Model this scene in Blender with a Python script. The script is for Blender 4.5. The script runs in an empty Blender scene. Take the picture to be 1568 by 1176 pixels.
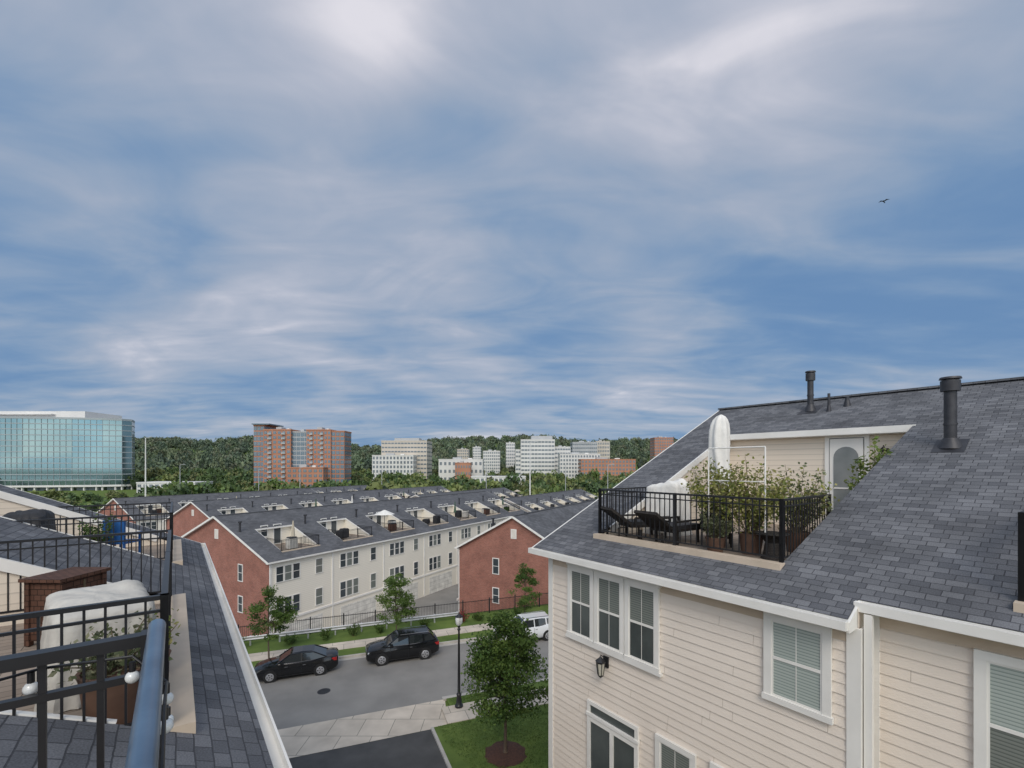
import bpy, math, random
import numpy as np
from mathutils import Vector, Matrix, noise as mnoise
random.seed(7)
S = bpy.context.scene
COL = S.collection

# ------------------------------------------------------------------ materials
def newmat(name):
    m = bpy.data.materials.new(name); m.use_nodes = True
    nt = m.node_tree; b = nt.nodes["Principled BSDF"]
    return m, nt, b
def N(nt, t, **kw):
    n = nt.nodes.new(t)
    for k, v in kw.items(): setattr(n, k, v)
    return n
def rgba(c): return (c[0], c[1], c[2], 1)
def pm(name, c1, c2=None, scale=3.0, rough=.7, metal=0.0, bump=0.0, bscale=30, spec=.5, coat=0, detail=5):
    m, nt, b = newmat(name)
    b.inputs["Roughness"].default_value = rough
    b.inputs["Metallic"].default_value = metal
    b.inputs["Specular IOR Level"].default_value = spec
    b.inputs["Coat Weight"].default_value = coat
    if c2 is None: c2 = tuple(x*.8 for x in c1)
    tc = N(nt, "ShaderNodeTexCoord")
    n = N(nt, "ShaderNodeTexNoise"); n.inputs["Scale"].default_value = scale; n.inputs["Detail"].default_value = detail
    nt.links.new(tc.outputs["Object"], n.inputs["Vector"])
    r = N(nt, "ShaderNodeValToRGB")
    r.color_ramp.elements[0].position = .3; r.color_ramp.elements[1].position = .7
    r.color_ramp.elements[0].color = rgba(c2); r.color_ramp.elements[1].color = rgba(c1)
    nt.links.new(n.outputs["Fac"], r.inputs[0]); nt.links.new(r.outputs[0], b.inputs["Base Color"])
    if bump:
        n2 = N(nt, "ShaderNodeTexNoise"); n2.inputs["Scale"].default_value = bscale; n2.inputs["Detail"].default_value = 4
        nt.links.new(tc.outputs["Object"], n2.inputs["Vector"])
        bp = N(nt, "ShaderNodeBump"); bp.inputs["Strength"].default_value = bump; bp.inputs["Distance"].default_value = .02
        nt.links.new(n2.outputs["Fac"], bp.inputs["Height"]); nt.links.new(bp.outputs[0], b.inputs["Normal"])
    return m
def brickmat(name, c1, c2, mortar, w, h, ms, rough=.85, bump=.5, nscale=1.2, nlo=.75, nhi=1.15, grain=0, offset=.5):
    m, nt, b = newmat(name); b.inputs["Roughness"].default_value = rough
    b.inputs["Specular IOR Level"].default_value = .25
    tc = N(nt, "ShaderNodeTexCoord")
    br = N(nt, "ShaderNodeTexBrick"); br.offset = offset
    br.inputs["Scale"].default_value = 1; br.inputs["Brick Width"].default_value = w
    br.inputs["Row Height"].default_value = h; br.inputs["Mortar Size"].default_value = ms
    br.inputs["Mortar Smooth"].default_value = .3
    br.inputs["Color1"].default_value = rgba(c1); br.inputs["Color2"].default_value = rgba(c2)
    br.inputs["Mortar"].default_value = rgba(mortar)
    vec = tc.outputs["UV"]
    if grain:
        nn = N(nt, "ShaderNodeTexNoise"); nn.inputs["Scale"].default_value = 6; nt.links.new(vec, nn.inputs["Vector"])
        sc = N(nt, "ShaderNodeVectorMath", operation='SCALE'); sc.inputs["Scale"].default_value = .018
        nt.links.new(nn.outputs["Color"], sc.inputs[0])
        ad = N(nt, "ShaderNodeVectorMath", operation='ADD'); nt.links.new(vec, ad.inputs[0]); nt.links.new(sc.outputs[0], ad.inputs[1])
        nt.links.new(ad.outputs[0], br.inputs["Vector"])
    else: nt.links.new(vec, br.inputs["Vector"])
    n = N(nt, "ShaderNodeTexNoise"); n.inputs["Scale"].default_value = nscale; n.inputs["Detail"].default_value = 8
    nt.links.new(vec, n.inputs["Vector"])
    mr = N(nt, "ShaderNodeMapRange"); mr.inputs[1].default_value = .3; mr.inputs[2].default_value = .7
    mr.inputs[3].default_value = nlo; mr.inputs[4].default_value = nhi
    nt.links.new(n.outputs["Fac"], mr.inputs[0])
    mx = N(nt, "ShaderNodeVectorMath", operation='SCALE')
    nt.links.new(br.outputs["Color"], mx.inputs[0]); nt.links.new(mr.outputs[0], mx.inputs["Scale"])
    last = mx.outputs[0]
    if grain:
        g = N(nt, "ShaderNodeTexNoise"); g.inputs["Scale"].default_value = 70; g.inputs["Detail"].default_value = 3
        nt.links.new(vec, g.inputs["Vector"])
        m2 = N(nt, "ShaderNodeMapRange"); m2.inputs[1].default_value = .3; m2.inputs[2].default_value = .7
        m2.inputs[3].default_value = 1-grain; m2.inputs[4].default_value = 1+grain
        nt.links.new(g.outputs["Fac"], m2.inputs[0])
        x2 = N(nt, "ShaderNodeVectorMath", operation='SCALE'); nt.links.new(last, x2.inputs[0]); nt.links.new(m2.outputs[0], x2.inputs["Scale"])
        last = x2.outputs[0]
    nt.links.new(last, b.inputs["Base Color"])
    if bump:
        bp = N(nt, "ShaderNodeBump"); bp.inputs["Strength"].default_value = bump; bp.inputs["Distance"].default_value = .01
        bp.invert = True
        nt.links.new(br.outputs["Fac"], bp.inputs["Height"]); nt.links.new(bp.outputs[0], b.inputs["Normal"])
    return m
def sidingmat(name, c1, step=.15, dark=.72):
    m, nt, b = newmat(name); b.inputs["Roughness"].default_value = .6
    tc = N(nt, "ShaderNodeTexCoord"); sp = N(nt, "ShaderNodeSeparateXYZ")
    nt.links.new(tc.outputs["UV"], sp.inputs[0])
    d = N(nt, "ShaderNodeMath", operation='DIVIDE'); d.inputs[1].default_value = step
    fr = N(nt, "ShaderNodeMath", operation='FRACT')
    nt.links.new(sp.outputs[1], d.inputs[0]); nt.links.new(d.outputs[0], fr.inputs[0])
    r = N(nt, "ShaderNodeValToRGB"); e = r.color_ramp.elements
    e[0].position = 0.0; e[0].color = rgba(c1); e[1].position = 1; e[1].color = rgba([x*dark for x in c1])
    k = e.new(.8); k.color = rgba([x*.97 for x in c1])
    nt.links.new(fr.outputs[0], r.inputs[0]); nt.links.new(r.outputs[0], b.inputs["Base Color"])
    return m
def leafmat(name, c, trans=.35):
    m, nt, b = newmat(name); b.inputs["Roughness"].default_value = .55
    b.inputs["Specular IOR Level"].default_value = .3
    tc = N(nt, "ShaderNodeTexCoord"); n = N(nt, "ShaderNodeTexNoise"); n.inputs["Scale"].default_value = 1.7 if trans else .03
    nt.links.new(tc.outputs["Object"], n.inputs["Vector"])
    r = N(nt, "ShaderNodeValToRGB"); r.color_ramp.elements[0].position = .35; r.color_ramp.elements[1].position = .65
    r.color_ramp.elements[0].color = rgba([x*.65 for x in c]); r.color_ramp.elements[1].color = rgba([x*1.15 for x in c])
    nt.links.new(n.outputs["Fac"], r.inputs[0]); nt.links.new(r.outputs[0], b.inputs["Base Color"])
    if trans:
        t = N(nt, "ShaderNodeBsdfTranslucent"); nt.links.new(r.outputs[0], t.inputs[0])
        mx = N(nt, "ShaderNodeMixShader"); mx.inputs[0].default_value = trans
        out = nt.nodes["Material Output"]
        nt.links.new(b.outputs[0], mx.inputs[1]); nt.links.new(t.outputs[0], mx.inputs[2]); nt.links.new(mx.outputs[0], out.inputs[0])
    return m

M_shingle = brickmat("shingle", (.165,.168,.180), (.095,.098,.109), (.062,.064,.072), .21, .13, .006, .9, .9, 1.1, .78, 1.2, .24, .37)
M_shfar = brickmat("shingle_far", (.130,.132,.142), (.090,.092,.10), (.07,.073,.082), .45, .25, .01, .9, 0, .4, .8, 1.2)
M_brick = brickmat("brick", (.34,.125,.088), (.24,.083,.06), (.33,.24,.20), .22, .08, .011, .9, .3, .8, .85, 1.15)
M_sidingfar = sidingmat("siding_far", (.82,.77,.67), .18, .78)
M_siding = pm("siding", (.80,.715,.63), (.75,.665,.58), 1.2, .55, bump=.15, bscale=60)
M_seam = pm("siding_seam", (.45,.38,.31), (.40,.34,.28), 2, .8)
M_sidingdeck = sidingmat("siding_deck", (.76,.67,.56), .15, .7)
M_frieze = pm("frieze_board", (.50,.40,.30), (.62,.51,.40), 1.0, .7)
M_trim = pm("white_trim", (.82,.80,.76), (.74,.72,.68), 2, .5)
M_beige = pm("beige_trim", (.62,.51,.40), (.50,.41,.31), 2, .6)
M_black = pm("black_iron", (.018,.018,.02), (.012,.012,.014), 8, .4)
M_blue = pm("rail_paint", (.10,.17,.26), (.05,.09,.15), 7, .35, metal=.2, coat=.3)
M_deck = brickmat("deck_tile", (.33,.27,.22), (.27,.22,.18), (.12,.10,.08), .6, .15, .006, .8, .3)
M_glass = pm("window_glass", (.10,.115,.11), (.04,.05,.05), .9, .06, spec=.9)
M_glass2 = pm("window_glass_far", (.07,.085,.095), (.035,.045,.05), .3, .1, spec=.6)
M_pipe = pm("pipe_metal", (.06,.06,.067), (.035,.035,.04), 5, .5, metal=.4)
M_garage = brickmat("garage_door", (.74,.72,.67), (.72,.70,.65), (.45,.44,.41), 1.2, .5, .02, .6, .2)
def blindmat(name,lo,hi):
    m, nt, b = newmat(name); b.inputs["Roughness"].default_value = .5
    b.inputs["Coat Weight"].default_value = 1; b.inputs["Coat Roughness"].default_value = .03
    tc = N(nt, "ShaderNodeTexCoord"); sp = N(nt, "ShaderNodeSeparateXYZ"); nt.links.new(tc.outputs["UV"], sp.inputs[0])
    d = N(nt, "ShaderNodeMath", operation='DIVIDE'); d.inputs[1].default_value = .045
    fr = N(nt, "ShaderNodeMath", operation='FRACT'); nt.links.new(sp.outputs[1], d.inputs[0]); nt.links.new(d.outputs[0], fr.inputs[0])
    r = N(nt, "ShaderNodeValToRGB"); e = r.color_ramp.elements
    e[0].color = rgba(lo); e[1].color = rgba(hi); e[0].position=.1; e[1].position=.5
    nt.links.new(fr.outputs[0], r.inputs[0]); nt.links.new(r.outputs[0], b.inputs["Base Color"])
    return m
M_blind = blindmat("window_blind",(.20,.25,.23),(.40,.45,.42))
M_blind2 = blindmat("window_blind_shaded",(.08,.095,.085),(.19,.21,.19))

# ------------------------------------------------------------------ mesh builder
class MB:
    def __init__(s): s.v=[]; s.f=[]; s.m=[]; s.mats=[]
    def mi(s, mat):
        if mat not in s.mats: s.mats.append(mat)
        return s.mats.index(mat)
    def face(s, pts, mat):
        i = len(s.v); s.v += [tuple(p) for p in pts]; s.f.append(tuple(range(i, i+len(pts)))); s.m.append(s.mi(mat))
    def hexa(s, p, mat):
        i = len(s.v); s.v += [tuple(q) for q in p]; k = s.mi(mat)
        for f in ((3,2,1,0),(4,5,6,7),(0,1,5,4),(1,2,6,5),(2,3,7,6),(3,0,4,7)):
            s.f.append(tuple(i+a for a in f)); s.m.append(k)
    def box(s, x0,x1,y0,y1,z0,z1, mat):
        if x0>x1: x0,x1=x1,x0
        if y0>y1: y0,y1=y1,y0
        if z0>z1: z0,z1=z1,z0
        s.hexa([(x0,y0,z0),(x1,y0,z0),(x1,y1,z0),(x0,y1,z0),(x0,y0,z1),(x1,y0,z1),(x1,y1,z1),(x0,y1,z1)], mat)
    def bar(s, p, q, w, h, mat):
        p=Vector(p); q=Vector(q); d=(q-p).normalized()
        up=Vector((0,0,1)) if abs(d.z)<.95 else Vector((0,1,0))
        a=d.cross(up).normalized()*w/2; b=a.cross(d).normalized()*h/2
        s.hexa([p-a-b,p+a-b,q+a-b,q-a-b,p-a+b,p+a+b,q+a+b,q-a+b], mat)
    def cyl(s, p, q, r0, r1, mat, n=12, cap=True):
        p=Vector(p); q=Vector(q); d=(q-p).normalized()
        up=Vector((0,0,1)) if abs(d.z)<.95 else Vector((0,1,0))
        a=d.cross(up).normalized(); b=a.cross(d).normalized(); i=len(s.v); k=s.mi(mat)
        for c,r in ((p,r0),(q,r1)):
            for j in range(n):
                t=2*math.pi*j/n; s.v.append(tuple(c+a*r*math.cos(t)+b*r*math.sin(t)))
        for j in range(n):
            s.f.append((i+j,i+(j+1)%n,i+n+(j+1)%n,i+n+j)); s.m.append(k)
        if cap:
            s.f.append(tuple(i+n-1-j for j in range(n))); s.m.append(k)
            s.f.append(tuple(i+n+j for j in range(n))); s.m.append(k)
    def rev(s, prof, mat, cx=0, cy=0, n=16, jit=0, sx=1, sy=1):
        i=len(s.v); k=s.mi(mat); rs=[1+random.uniform(-jit,jit) for _ in range(n)]
        for z,r in prof:
            for j in range(n):
                t=2*math.pi*j/n; rr=r*rs[j]*(1+random.uniform(-jit,jit)*.3); s.v.append((cx+rr*sx*math.cos(t),cy+rr*sy*math.sin(t),z))
        for a in range(len(prof)-1):
            for j in range(n):
                s.f.append((i+a*n+j,i+a*n+(j+1)%n,i+(a+1)*n+(j+1)%n,i+(a+1)*n+j)); s.m.append(k)
        s.f.append(tuple(i+(len(prof)-1)*n+j for j in range(n))); s.m.append(k)
    def build(s, name, parent=None, loc=None, rot=0, smooth=None):
        me=bpy.data.meshes.new(name); me.from_pydata(s.v,[],s.f)
        for m in s.mats: me.materials.append(m)
        me.polygons.foreach_set("material_index", s.m)
        uv=me.uv_layers.new(name="UVMap").data
        Z=Vector((0,0,1))
        for p in me.polygons:
            n=p.normal
            if abs(n.z)>.98: h=Vector((1,0,0)); w=Vector((0,1,0))
            else: h=Z.cross(n).normalized(); w=n.cross(h)
            for li in p.loop_indices:
                co=me.vertices[me.loops[li].vertex_index].co
                uv[li].uv=(co.dot(h),co.dot(w))
        if smooth is not None:
            me.polygons.foreach_set("use_smooth",[True]*len(me.polygons))
            me.set_sharp_from_angle(angle=math.radians(smooth))
        ob=bpy.data.objects.new(name,me); COL.objects.link(ob)
        if parent: ob.parent=parent
        if loc is not None: ob.location=loc
        ob.rotation_euler=(0,0,rot)
        return ob
def empty(name, loc=(0,0,0), rot=0):
    e=bpy.data.objects.new(name,None); COL.objects.link(e); e.location=loc; e.rotation_euler=(0,0,rot); e.empty_display_size=.5
    return e
def fastmesh(name, V, F, mi, mats, parent=None, loc=(0,0,0)):
    me=bpy.data.meshes.new(name); k=F.shape[1]
    me.vertices.add(len(V)); me.vertices.foreach_set("co", V.astype(np.float32).ravel())
    me.loops.add(F.size); me.loops.foreach_set("vertex_index", F.astype(np.int32).ravel())
    me.polygons.add(len(F)); me.polygons.foreach_set("loop_start", np.arange(0,F.size,k,dtype=np.int32))
    me.polygons.foreach_set("loop_total", np.full(len(F),k,dtype=np.int32))
    for m in mats: me.materials.append(m)
    me.polygons.foreach_set("material_index", mi.astype(np.int32))
    me.update(calc_edges=True); me.validate()
    ob=bpy.data.objects.new(name,me); COL.objects.link(ob); ob.location=loc
    if parent: ob.parent=parent
    return ob
def leaves(P, size, rng, aspect=.6):
    n=len(P)
    a=rng.normal(size=(n,3)); a/=np.linalg.norm(a,axis=1)[:,None]
    b=rng.normal(size=(n,3)); b-=a*(a*b).sum(1)[:,None]; b/=np.linalg.norm(b,axis=1)[:,None]
    sz=size*(.6+.8*rng.random((n,1)))
    a=a*sz/2; b=b*sz/2*aspect
    V=np.stack([P-a,P-b*1.0,P+a,P+b*1.0],1).reshape(-1,3)
    F=np.arange(4*n).reshape(n,4)
    return V,F

def wbox(mb,ax,pos,sg,d0,d1,a0,a1,z0,z1,mat):
    if ax=='x': mb.box(pos+sg*d0,pos+sg*d1,a0,a1,z0,z1,mat)
    else: mb.box(a0,a1,pos+sg*d0,pos+sg*d1,z0,z1,mat)
def window(mb,ax,pos,sg,a0,a1,z0,z1,tr=.09,glass=None,hung=True,grid=0,proud=.055,trim=None,glass_lo=None):
    glass=glass or M_glass2; trim=trim or M_trim
    wbox(mb,ax,pos,sg,0,proud,a0,a1,z1-tr,z1,trim)
    wbox(mb,ax,pos,sg,0,proud+.015,a0-.02,a1+.02,z0-.001,z0+tr*.8,trim)
    wbox(mb,ax,pos,sg,0,proud-.004,a0,a0+tr,z0+tr*.8,z1-tr,trim)
    wbox(mb,ax,pos,sg,0,proud-.004,a1-tr,a1,z0+tr*.8,z1-tr,trim)
    zm=(z0+z1)/2
    wbox(mb,ax,pos,sg,0,.026,a0+tr,a1-tr,zm,z1-tr,glass)
    wbox(mb,ax,pos,sg,0,.023,a0+tr,a1-tr,z0+tr*.8,zm-.001,glass_lo or glass)
    if hung:
        wbox(mb,ax,pos,sg,.026,.040,a0+tr,a1-tr,zm-.022,zm+.022,trim)
        if proud>.05 and tr>=.1:
            for (p0,p1) in ((a0+tr,a0+tr+.025),(a1-tr-.025,a1-tr)): wbox(mb,ax,pos,sg,.026,.038,p0,p1,z0+tr*.8,z1-tr,trim)
            wbox(mb,ax,pos,sg,.026,.038,a0+tr+.025,a1-tr-.025,z1-tr-.025,z1-tr,trim); wbox(mb,ax,pos,sg,.026,.038,a0+tr+.025,a1-tr-.025,z0+tr*.8,z0+tr*.8+.03,trim)
    for i in range(grid):
        am=a0+tr+(a1-a0-2*tr)*(i+1)/(grid+1)
        wbox(mb,ax,pos,sg,.026,.030,am-.005,am+.005,z0+tr*.8,z1-tr,trim)
def rail(mb,p,q,h,sp=.115,mat=None,pk=.016,top=.045,posts=True,low=None):
    mat=mat or M_black
    p=Vector(p); q=Vector(q); d=q-p; L=d.length; up=Vector((0,0,1))
    mb.bar(p+up*h,q+up*h,top,top*.8,mat)
    mb.bar(p+up*(h-.11),q+up*(h-.11),top*.55,top*.5,mat)
    mb.bar(p+up*.09,q+up*.09,top*.6,top*.6,mat)
    n=max(1,int(L/sp))
    for i in range(1,n):
        c=p+d*(i/n); mb.box(c.x-pk/2,c.x+pk/2,c.y-pk/2,c.y+pk/2,c.z+.08,c.z+h-.01,mat)
    if posts:
        k=max(1,int(round(L/2.0)))
        for i in range(k+1):
            c=p+d*(i/k); w=.028; mb.box(c.x-w,c.x+w,c.y-w,c.y+w,c.z-.1,c.z+h+.02,mat)

# ------------------------------------------------------------------ town house row
def roof_and_decks(par, y0,y1, segs, z0f, s, xr, decks, xdf, xdb, zg, o=.35, far=False, sp=.115, brick=None,
                   wall_in=.27, rails=True, front_wall=True, railmat=None, sid=None, doors=True, near_trim=True):
    zf=lambda x: z0f+s*x
    xe0=min(g[2] for g in segs); xb=2*xr-xe0; zr=zf(xr)
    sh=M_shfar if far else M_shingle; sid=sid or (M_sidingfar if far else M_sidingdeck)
    R=MB(); W=MB(); T=MB(); K=MB()
    def strip(xa,xb_,ya0,ya1,yb0=None,yb1=None):
        if yb0 is None: yb0,yb1=ya0,ya1
        R.face([(xa,ya0,zf(xa)),(xb_,yb0,zf(xb_)),(xb_,yb1,zf(xb_)),(xa,ya1,zf(xa))],sh)
    xm=xdb-.28
    ds=sorted(decks,key=lambda d:d[0])
    for (ya,yb,xe) in segs: strip(xe,xdf,ya,yb)
    strip(xm,xr,y0,y1)
    cf,cb=y0,y0
    for (a,b,a2,b2) in ds:
        f=(xm-xdf)/(xdb-xdf)
        am=a+(a2-a)*f; bm=b+(b2-b)*f
        strip(xdf,xm,cf,a,cb,am); cf,cb=b,bm
    strip(xdf,xm,cf,y1,cb,y1)
    zb=zf(xe0)
    R.face([(xr,y0,zr),(xb,y0,zb),(xb,y1,zb),(xr,y1,zr)],sh)
    R.bar((xr,y0,zr+.01),(xr,y1,zr+.01),.3,.05,sh)
    zd=zf(xdf)-.06
    tw=.16 if not far else .12
    for (a,b,a2,b2) in ds:
        W.face([(xdf,a,zd),(xdb,a2,zd),(xdb,b2,zd),(xdf,b,zd)],M_deck)
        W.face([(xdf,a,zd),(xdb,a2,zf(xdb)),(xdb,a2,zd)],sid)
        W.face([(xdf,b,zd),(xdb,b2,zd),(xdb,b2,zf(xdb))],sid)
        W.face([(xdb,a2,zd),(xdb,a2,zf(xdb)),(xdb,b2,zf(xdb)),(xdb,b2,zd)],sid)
        T.box(xm-.04,xm+.0,min(a2,b2)-.02,max(a2,b2)+.02,zf(xm)-.15,zf(xm)+.012,M_trim)
        T.box(xm,xdb,a2,b2,zf(xm)-.165,zf(xm)-.14,M_trim)
        T.bar((xdf+.4,b-.03,zf(xdf+.4)-.075),(xm,b+(b2-b)*.95-.03,zf(xm)-.075),.05,tw,M_trim)
        if near_trim: T.bar((xdf+.4,a+.03,zf(xdf+.4)-.075),(xm,a+(a2-a)*.95+.03,zf(xm)-.075),.05,tw,M_trim)
        T.box(xdf-.14,xdf+.05,a-.05,b+.05,zf(xdf)-.1,zf(xdf)+.04,M_beige)
        if doors and not (a2<3<b2 and not far):
            yc=(a2+b2)/2
            window(T,'x',xdb,-1,yc-.95,yc-.05,zd,zd+2.1,glass=M_glass2,hung=False)
            window(T,'x',xdb,-1,yc+.5,yc+1.3,zd+.9,zd+2.1,glass=M_glass2)
        if rails:
            h=1.05; xs=xdf+.04; xe_=xs+(h-.1)/s
            rail(K,(xs,a,zf(xdf)+.02),(xs,b,zf(xdf)+.02),h,sp,railmat)
            rail(K,(xs,b,zf(xdf)+.02),(xe_,b,zf(xdf)+.02),h,sp,railmat)
            rail(K,(xs,a,zf(xdf)+.02),(xe_,a,zf(xdf)+.02),h,sp,railmat)
    for (ya,yb,xe) in segs:
        ze=zf(xe)
        T.box(xe-.11,xe-.0,ya,yb,ze-.13,ze-.115,M_trim); T.box(xe-.125,xe-.105,ya-.01,yb+.01,ze-.132,ze-.01,M_trim)
        T.box(xe-.002,xe+.02,ya,yb,ze-.17,ze-.008,M_trim)
        T.box(xe+.02,xe+wall_in+.02,ya,yb,ze-.165,ze-.145,M_trim)
        T.box(xe-.12,xe,ya-.02,ya,ze-.132,ze-.012,M_trim); T.box(xe-.12,xe,yb,yb+.02,ze-.132,ze-.012,M_trim)
        if front_wall:
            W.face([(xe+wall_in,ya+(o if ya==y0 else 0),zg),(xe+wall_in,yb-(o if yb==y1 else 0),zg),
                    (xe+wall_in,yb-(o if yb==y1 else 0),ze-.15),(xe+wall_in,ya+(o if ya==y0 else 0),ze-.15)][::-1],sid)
    T.box(xb,xb+.1,y0,y1,zb-.13,zb,M_trim)
    for (y,xe) in ((y0,segs[0][2]),(y1,segs[-1][2])):
        sg=1 if y==y0 else -1
        T.bar((xe,y+sg*.02,zf(xe)-.10),(xr,y+sg*.02,zr-.10),.04,.19,M_trim)
        T.bar((xr,y+sg*.02,zr-.10),(xb,y+sg*.02,zb-.10),.04,.19,M_trim)
        T.face([(xe,y,zf(xe)-.15),(xr,y,zr-.15),(xr,y+sg*o,zr-.15),(xe,y+sg*o,zf(xe)-.15)],M_trim)
        T.face([(xb,y,zb-.15),(xr,y,zr-.15),(xr,y+sg*o,zr-.15),(xb,y+sg*o,zb-.15)],M_trim)
        yy=y+sg*o; xw=xe+wall_in; xw2=xb-wall_in
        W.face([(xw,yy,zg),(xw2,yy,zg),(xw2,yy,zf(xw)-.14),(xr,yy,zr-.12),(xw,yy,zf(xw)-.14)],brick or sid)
    W.face([(xb-wall_in,y0+o,zg),(xb-wall_in,y1-o,zg),(xb-wall_in,y1-o,zb),(xb-wall_in,y0+o,zb)],sid)
    R.build("roof",par); W.build("walls",par); T.build("trim",par)
    if K.v: K.build("deck_railing",par)
    return zf

CR,SR=.801,.599
ANG=math.atan2(SR,CR)
def wc(c,t,z=0): return (CR*c-SR*t, SR*c+CR*t, z)

# ------------------------------------------------------------------ RIGHT HOUSE
G=-13.05
rh=empty("siding_townhouse",(0,0,0),ANG)
zRf=-2.046-.4575*7.14
segs=[(-8,2.12,7.55),(2.12,8.7,7.14)]
zf=roof_and_decks(rh,-8,8.7,segs,zRf,.4575,16.07,[(3.3,7.28,2.75,7.2),(-3.4,.66,-3.9,.1)],8.0,13.9,G,front_wall=False,doors=False,near_trim=False)
W=MB(); T=MB()
rs=random.Random(3)
def clap(mb,x,ya,yb,z0,z1,mat,step=.152):
    z=z0; last=0
    while z<z1-.001:
        zt=min(z+step,z1)
        d=.022+rs.uniform(-.002,.002)
        mb.face([(x-d,ya,z),(x-d,yb,z),(x-.003,yb,zt),(x-.003,ya,zt)][::-1],mat)
        mb.face([(x,ya,z),(x,yb,z),(x-d,yb,z),(x-d,ya,z)][::-1],mat)
        y=ya+rs.uniform(.3,3.2)
        while y<yb-.2:
            mb.face([(x-d-.001,y,z+.004),(x-d-.001,y+.006,z+.004),(x-.0045,y+.006,zt-.002),(x-.0045,y,zt-.002)][::-1],M_seam)
            y+=rs.uniform(2.6,3.7)
        z=zt
xw,xw2=7.40,7.80
clap(W,xw,2.10,8.30,G,-2.42,M_siding)
clap(W,xw2,-7.6,2.08,G,-2.24,M_siding)
W.face([(xw,2.08,G),(xw2,2.08,G),(xw2,2.08,-1.95),(xw,2.08,-1.95)],M_siding)
W.box(xw-.022,xw,2.1,8.30,-2.42,-2.20,M_frieze); W.box(xw2-.022,xw2,-7.6,2.08,-2.24,-2.02,M_frieze)
T.box(xw-.035,xw-.0,2.06,2.2,G,-2.21,M_trim); T.box(xw-.035,xw+.12,2.035,2.06,G,-2.21,M_trim)
T.box(xw2-.03,xw2,1.94,2.06,G,-2.03,M_trim)
T.box(xw-.035,xw-.0,8.2,8.33,G,-2.21,M_trim); T.box(xw-.035,xw+.15,8.33,8.35,G,-2.21,M_trim)
T.hexa([(7.10,2.085,zf(7.14)-.17),(7.80,2.085,zf(7.14)-.17),(7.80,2.118,zf(7.14)-.17),(7.10,2.118,zf(7.14)-.17),
        (7.10,2.085,zf(7.10)-.01),(7.80,2.085,zf(7.80)-.01),(7.80,2.118,zf(7.80)-.01),(7.10,2.118,zf(7.10)-.01)],M_trim)
T.box(7.42,7.50,1.93,2.02,G,zf(7.55)-.15,M_trim)
for a in (5.17,6.0,6.83):
    window(T,'x',xw-.02,-1,a,a+.81,-3.94,-2.32,tr=.10,glass=M_blind2,glass_lo=M_glass,grid=1)
T.box(xw-.08,xw,5.13,7.68,-2.32,-2.25,M_trim); T.box(xw-.09,xw,5.12,7.69,-4.0,-3.94,M_trim)
window(T,'x',xw-.02,-1,2.37,3.27,-3.62,-2.27,tr=.11,glass=M_blind,grid=1)
window(T,'x',xw2-.02,-1,-.1,1.02,-3.95,-2.22,tr=.11,glass=M_blind,glass_lo=M_blind2,grid=1)
window(T,'x',xw-.02,-1,5.65,7.02,-7.5,-5.55,tr=.09,glass=M_glass,hung=False,grid=0)
T.box(xw-.075,xw-.04,6.28,6.37,-7.4,-5.64,M_trim)
window(T,'x',xw-.02,-1,5.65,7.02,-5.53,-5.2,tr=.08,glass=M_glass,hung=False)
window(T,'x',xw-.02,-1,4.42,5.25,-6.8,-5.12,tr=.10,glass=M_blind2,grid=1)
window(T,'x',xw-.02,-1,3.3,4.15,-6.8,-5.08,tr=.10,glass=M_glass,grid=1)
window(T,'x',xw2-.02,-1,-.1,1.02,-6.8,-5.08,tr=.10,glass=M_blind,grid=1)
zd=zf(8.0)-.06
window(T,'x',13.9,-1,3.66,4.62,zd,.80,tr=.1,hung=False)
T.box(13.83,13.9,3.78,4.5,zd+.06,.68,M_trim)
mbx=MB(); Mdg=pm("door_glass",(.30,.31,.31),(.18,.2,.2),1.5,.08,spec=.9)
mbx.box(13.815,13.83,3.87,4.41,zd+.35,.2,Mdg)
mbx.face([(13.815,4.14+.27*math.cos(a),.2+.27*math.sin(a)) for a in [math.pi*i/10 for i in range(11)]],Mdg)
mbx.box(13.80,13.815,3.87,4.41,-.62,-.58,M_trim)
mbx.build("door_glass",rh)
W.build("clapboard_walls",rh); T.build("windows_and_corner_boards",rh)
P=MB()
def vent(c,t,h,r,cap):
    z=zf(c)
    P.cyl((c,t,z-.1),(c,t,z+h),r,r,M_pipe,16)
    P.cyl((c,t,z-.05),(c,t,z+.16),r*2.0,r*1.15,M_pipe,16)
    s=.4575; a=.30
    if cap:
        P.hexa([(c-a,t-a*.8,z-a*s+.004),(c+a,t-a*.8,z+a*s+.004),(c+a,t+a*.8,z+a*s+.004),(c-a,t+a*.8,z-a*s+.004),
            (c-a,t-a*.8,z-a*s+.012),(c+a,t-a*.8,z+a*s+.012),(c+a,t+a*.8,z+a*s+.012),(c-a,t+a*.8,z-a*s+.012)],M_pipe)
        P.cyl((c,t,z+h-.24),(c,t,z+h-.03),r*1.55,r*1.55,M_pipe,16)
        P.cyl((c,t,z+h),(c,t,z+h+.04),r*1.75,r*1.6,M_pipe,16)
        P.cyl((c,t,z+.42),(c,t,z+.46),r*1.12,r*1.12,M_pipe,16)
vent(12.44,1.97,1.34,.10,True); vent(15.2,5.44,1.12,.08,True); vent(15.0,4.9,.5,.035,False); vent(15.3,4.55,.25,.05,False)
P.build("roof_vent_pipes",rh,smooth=40)

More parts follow.
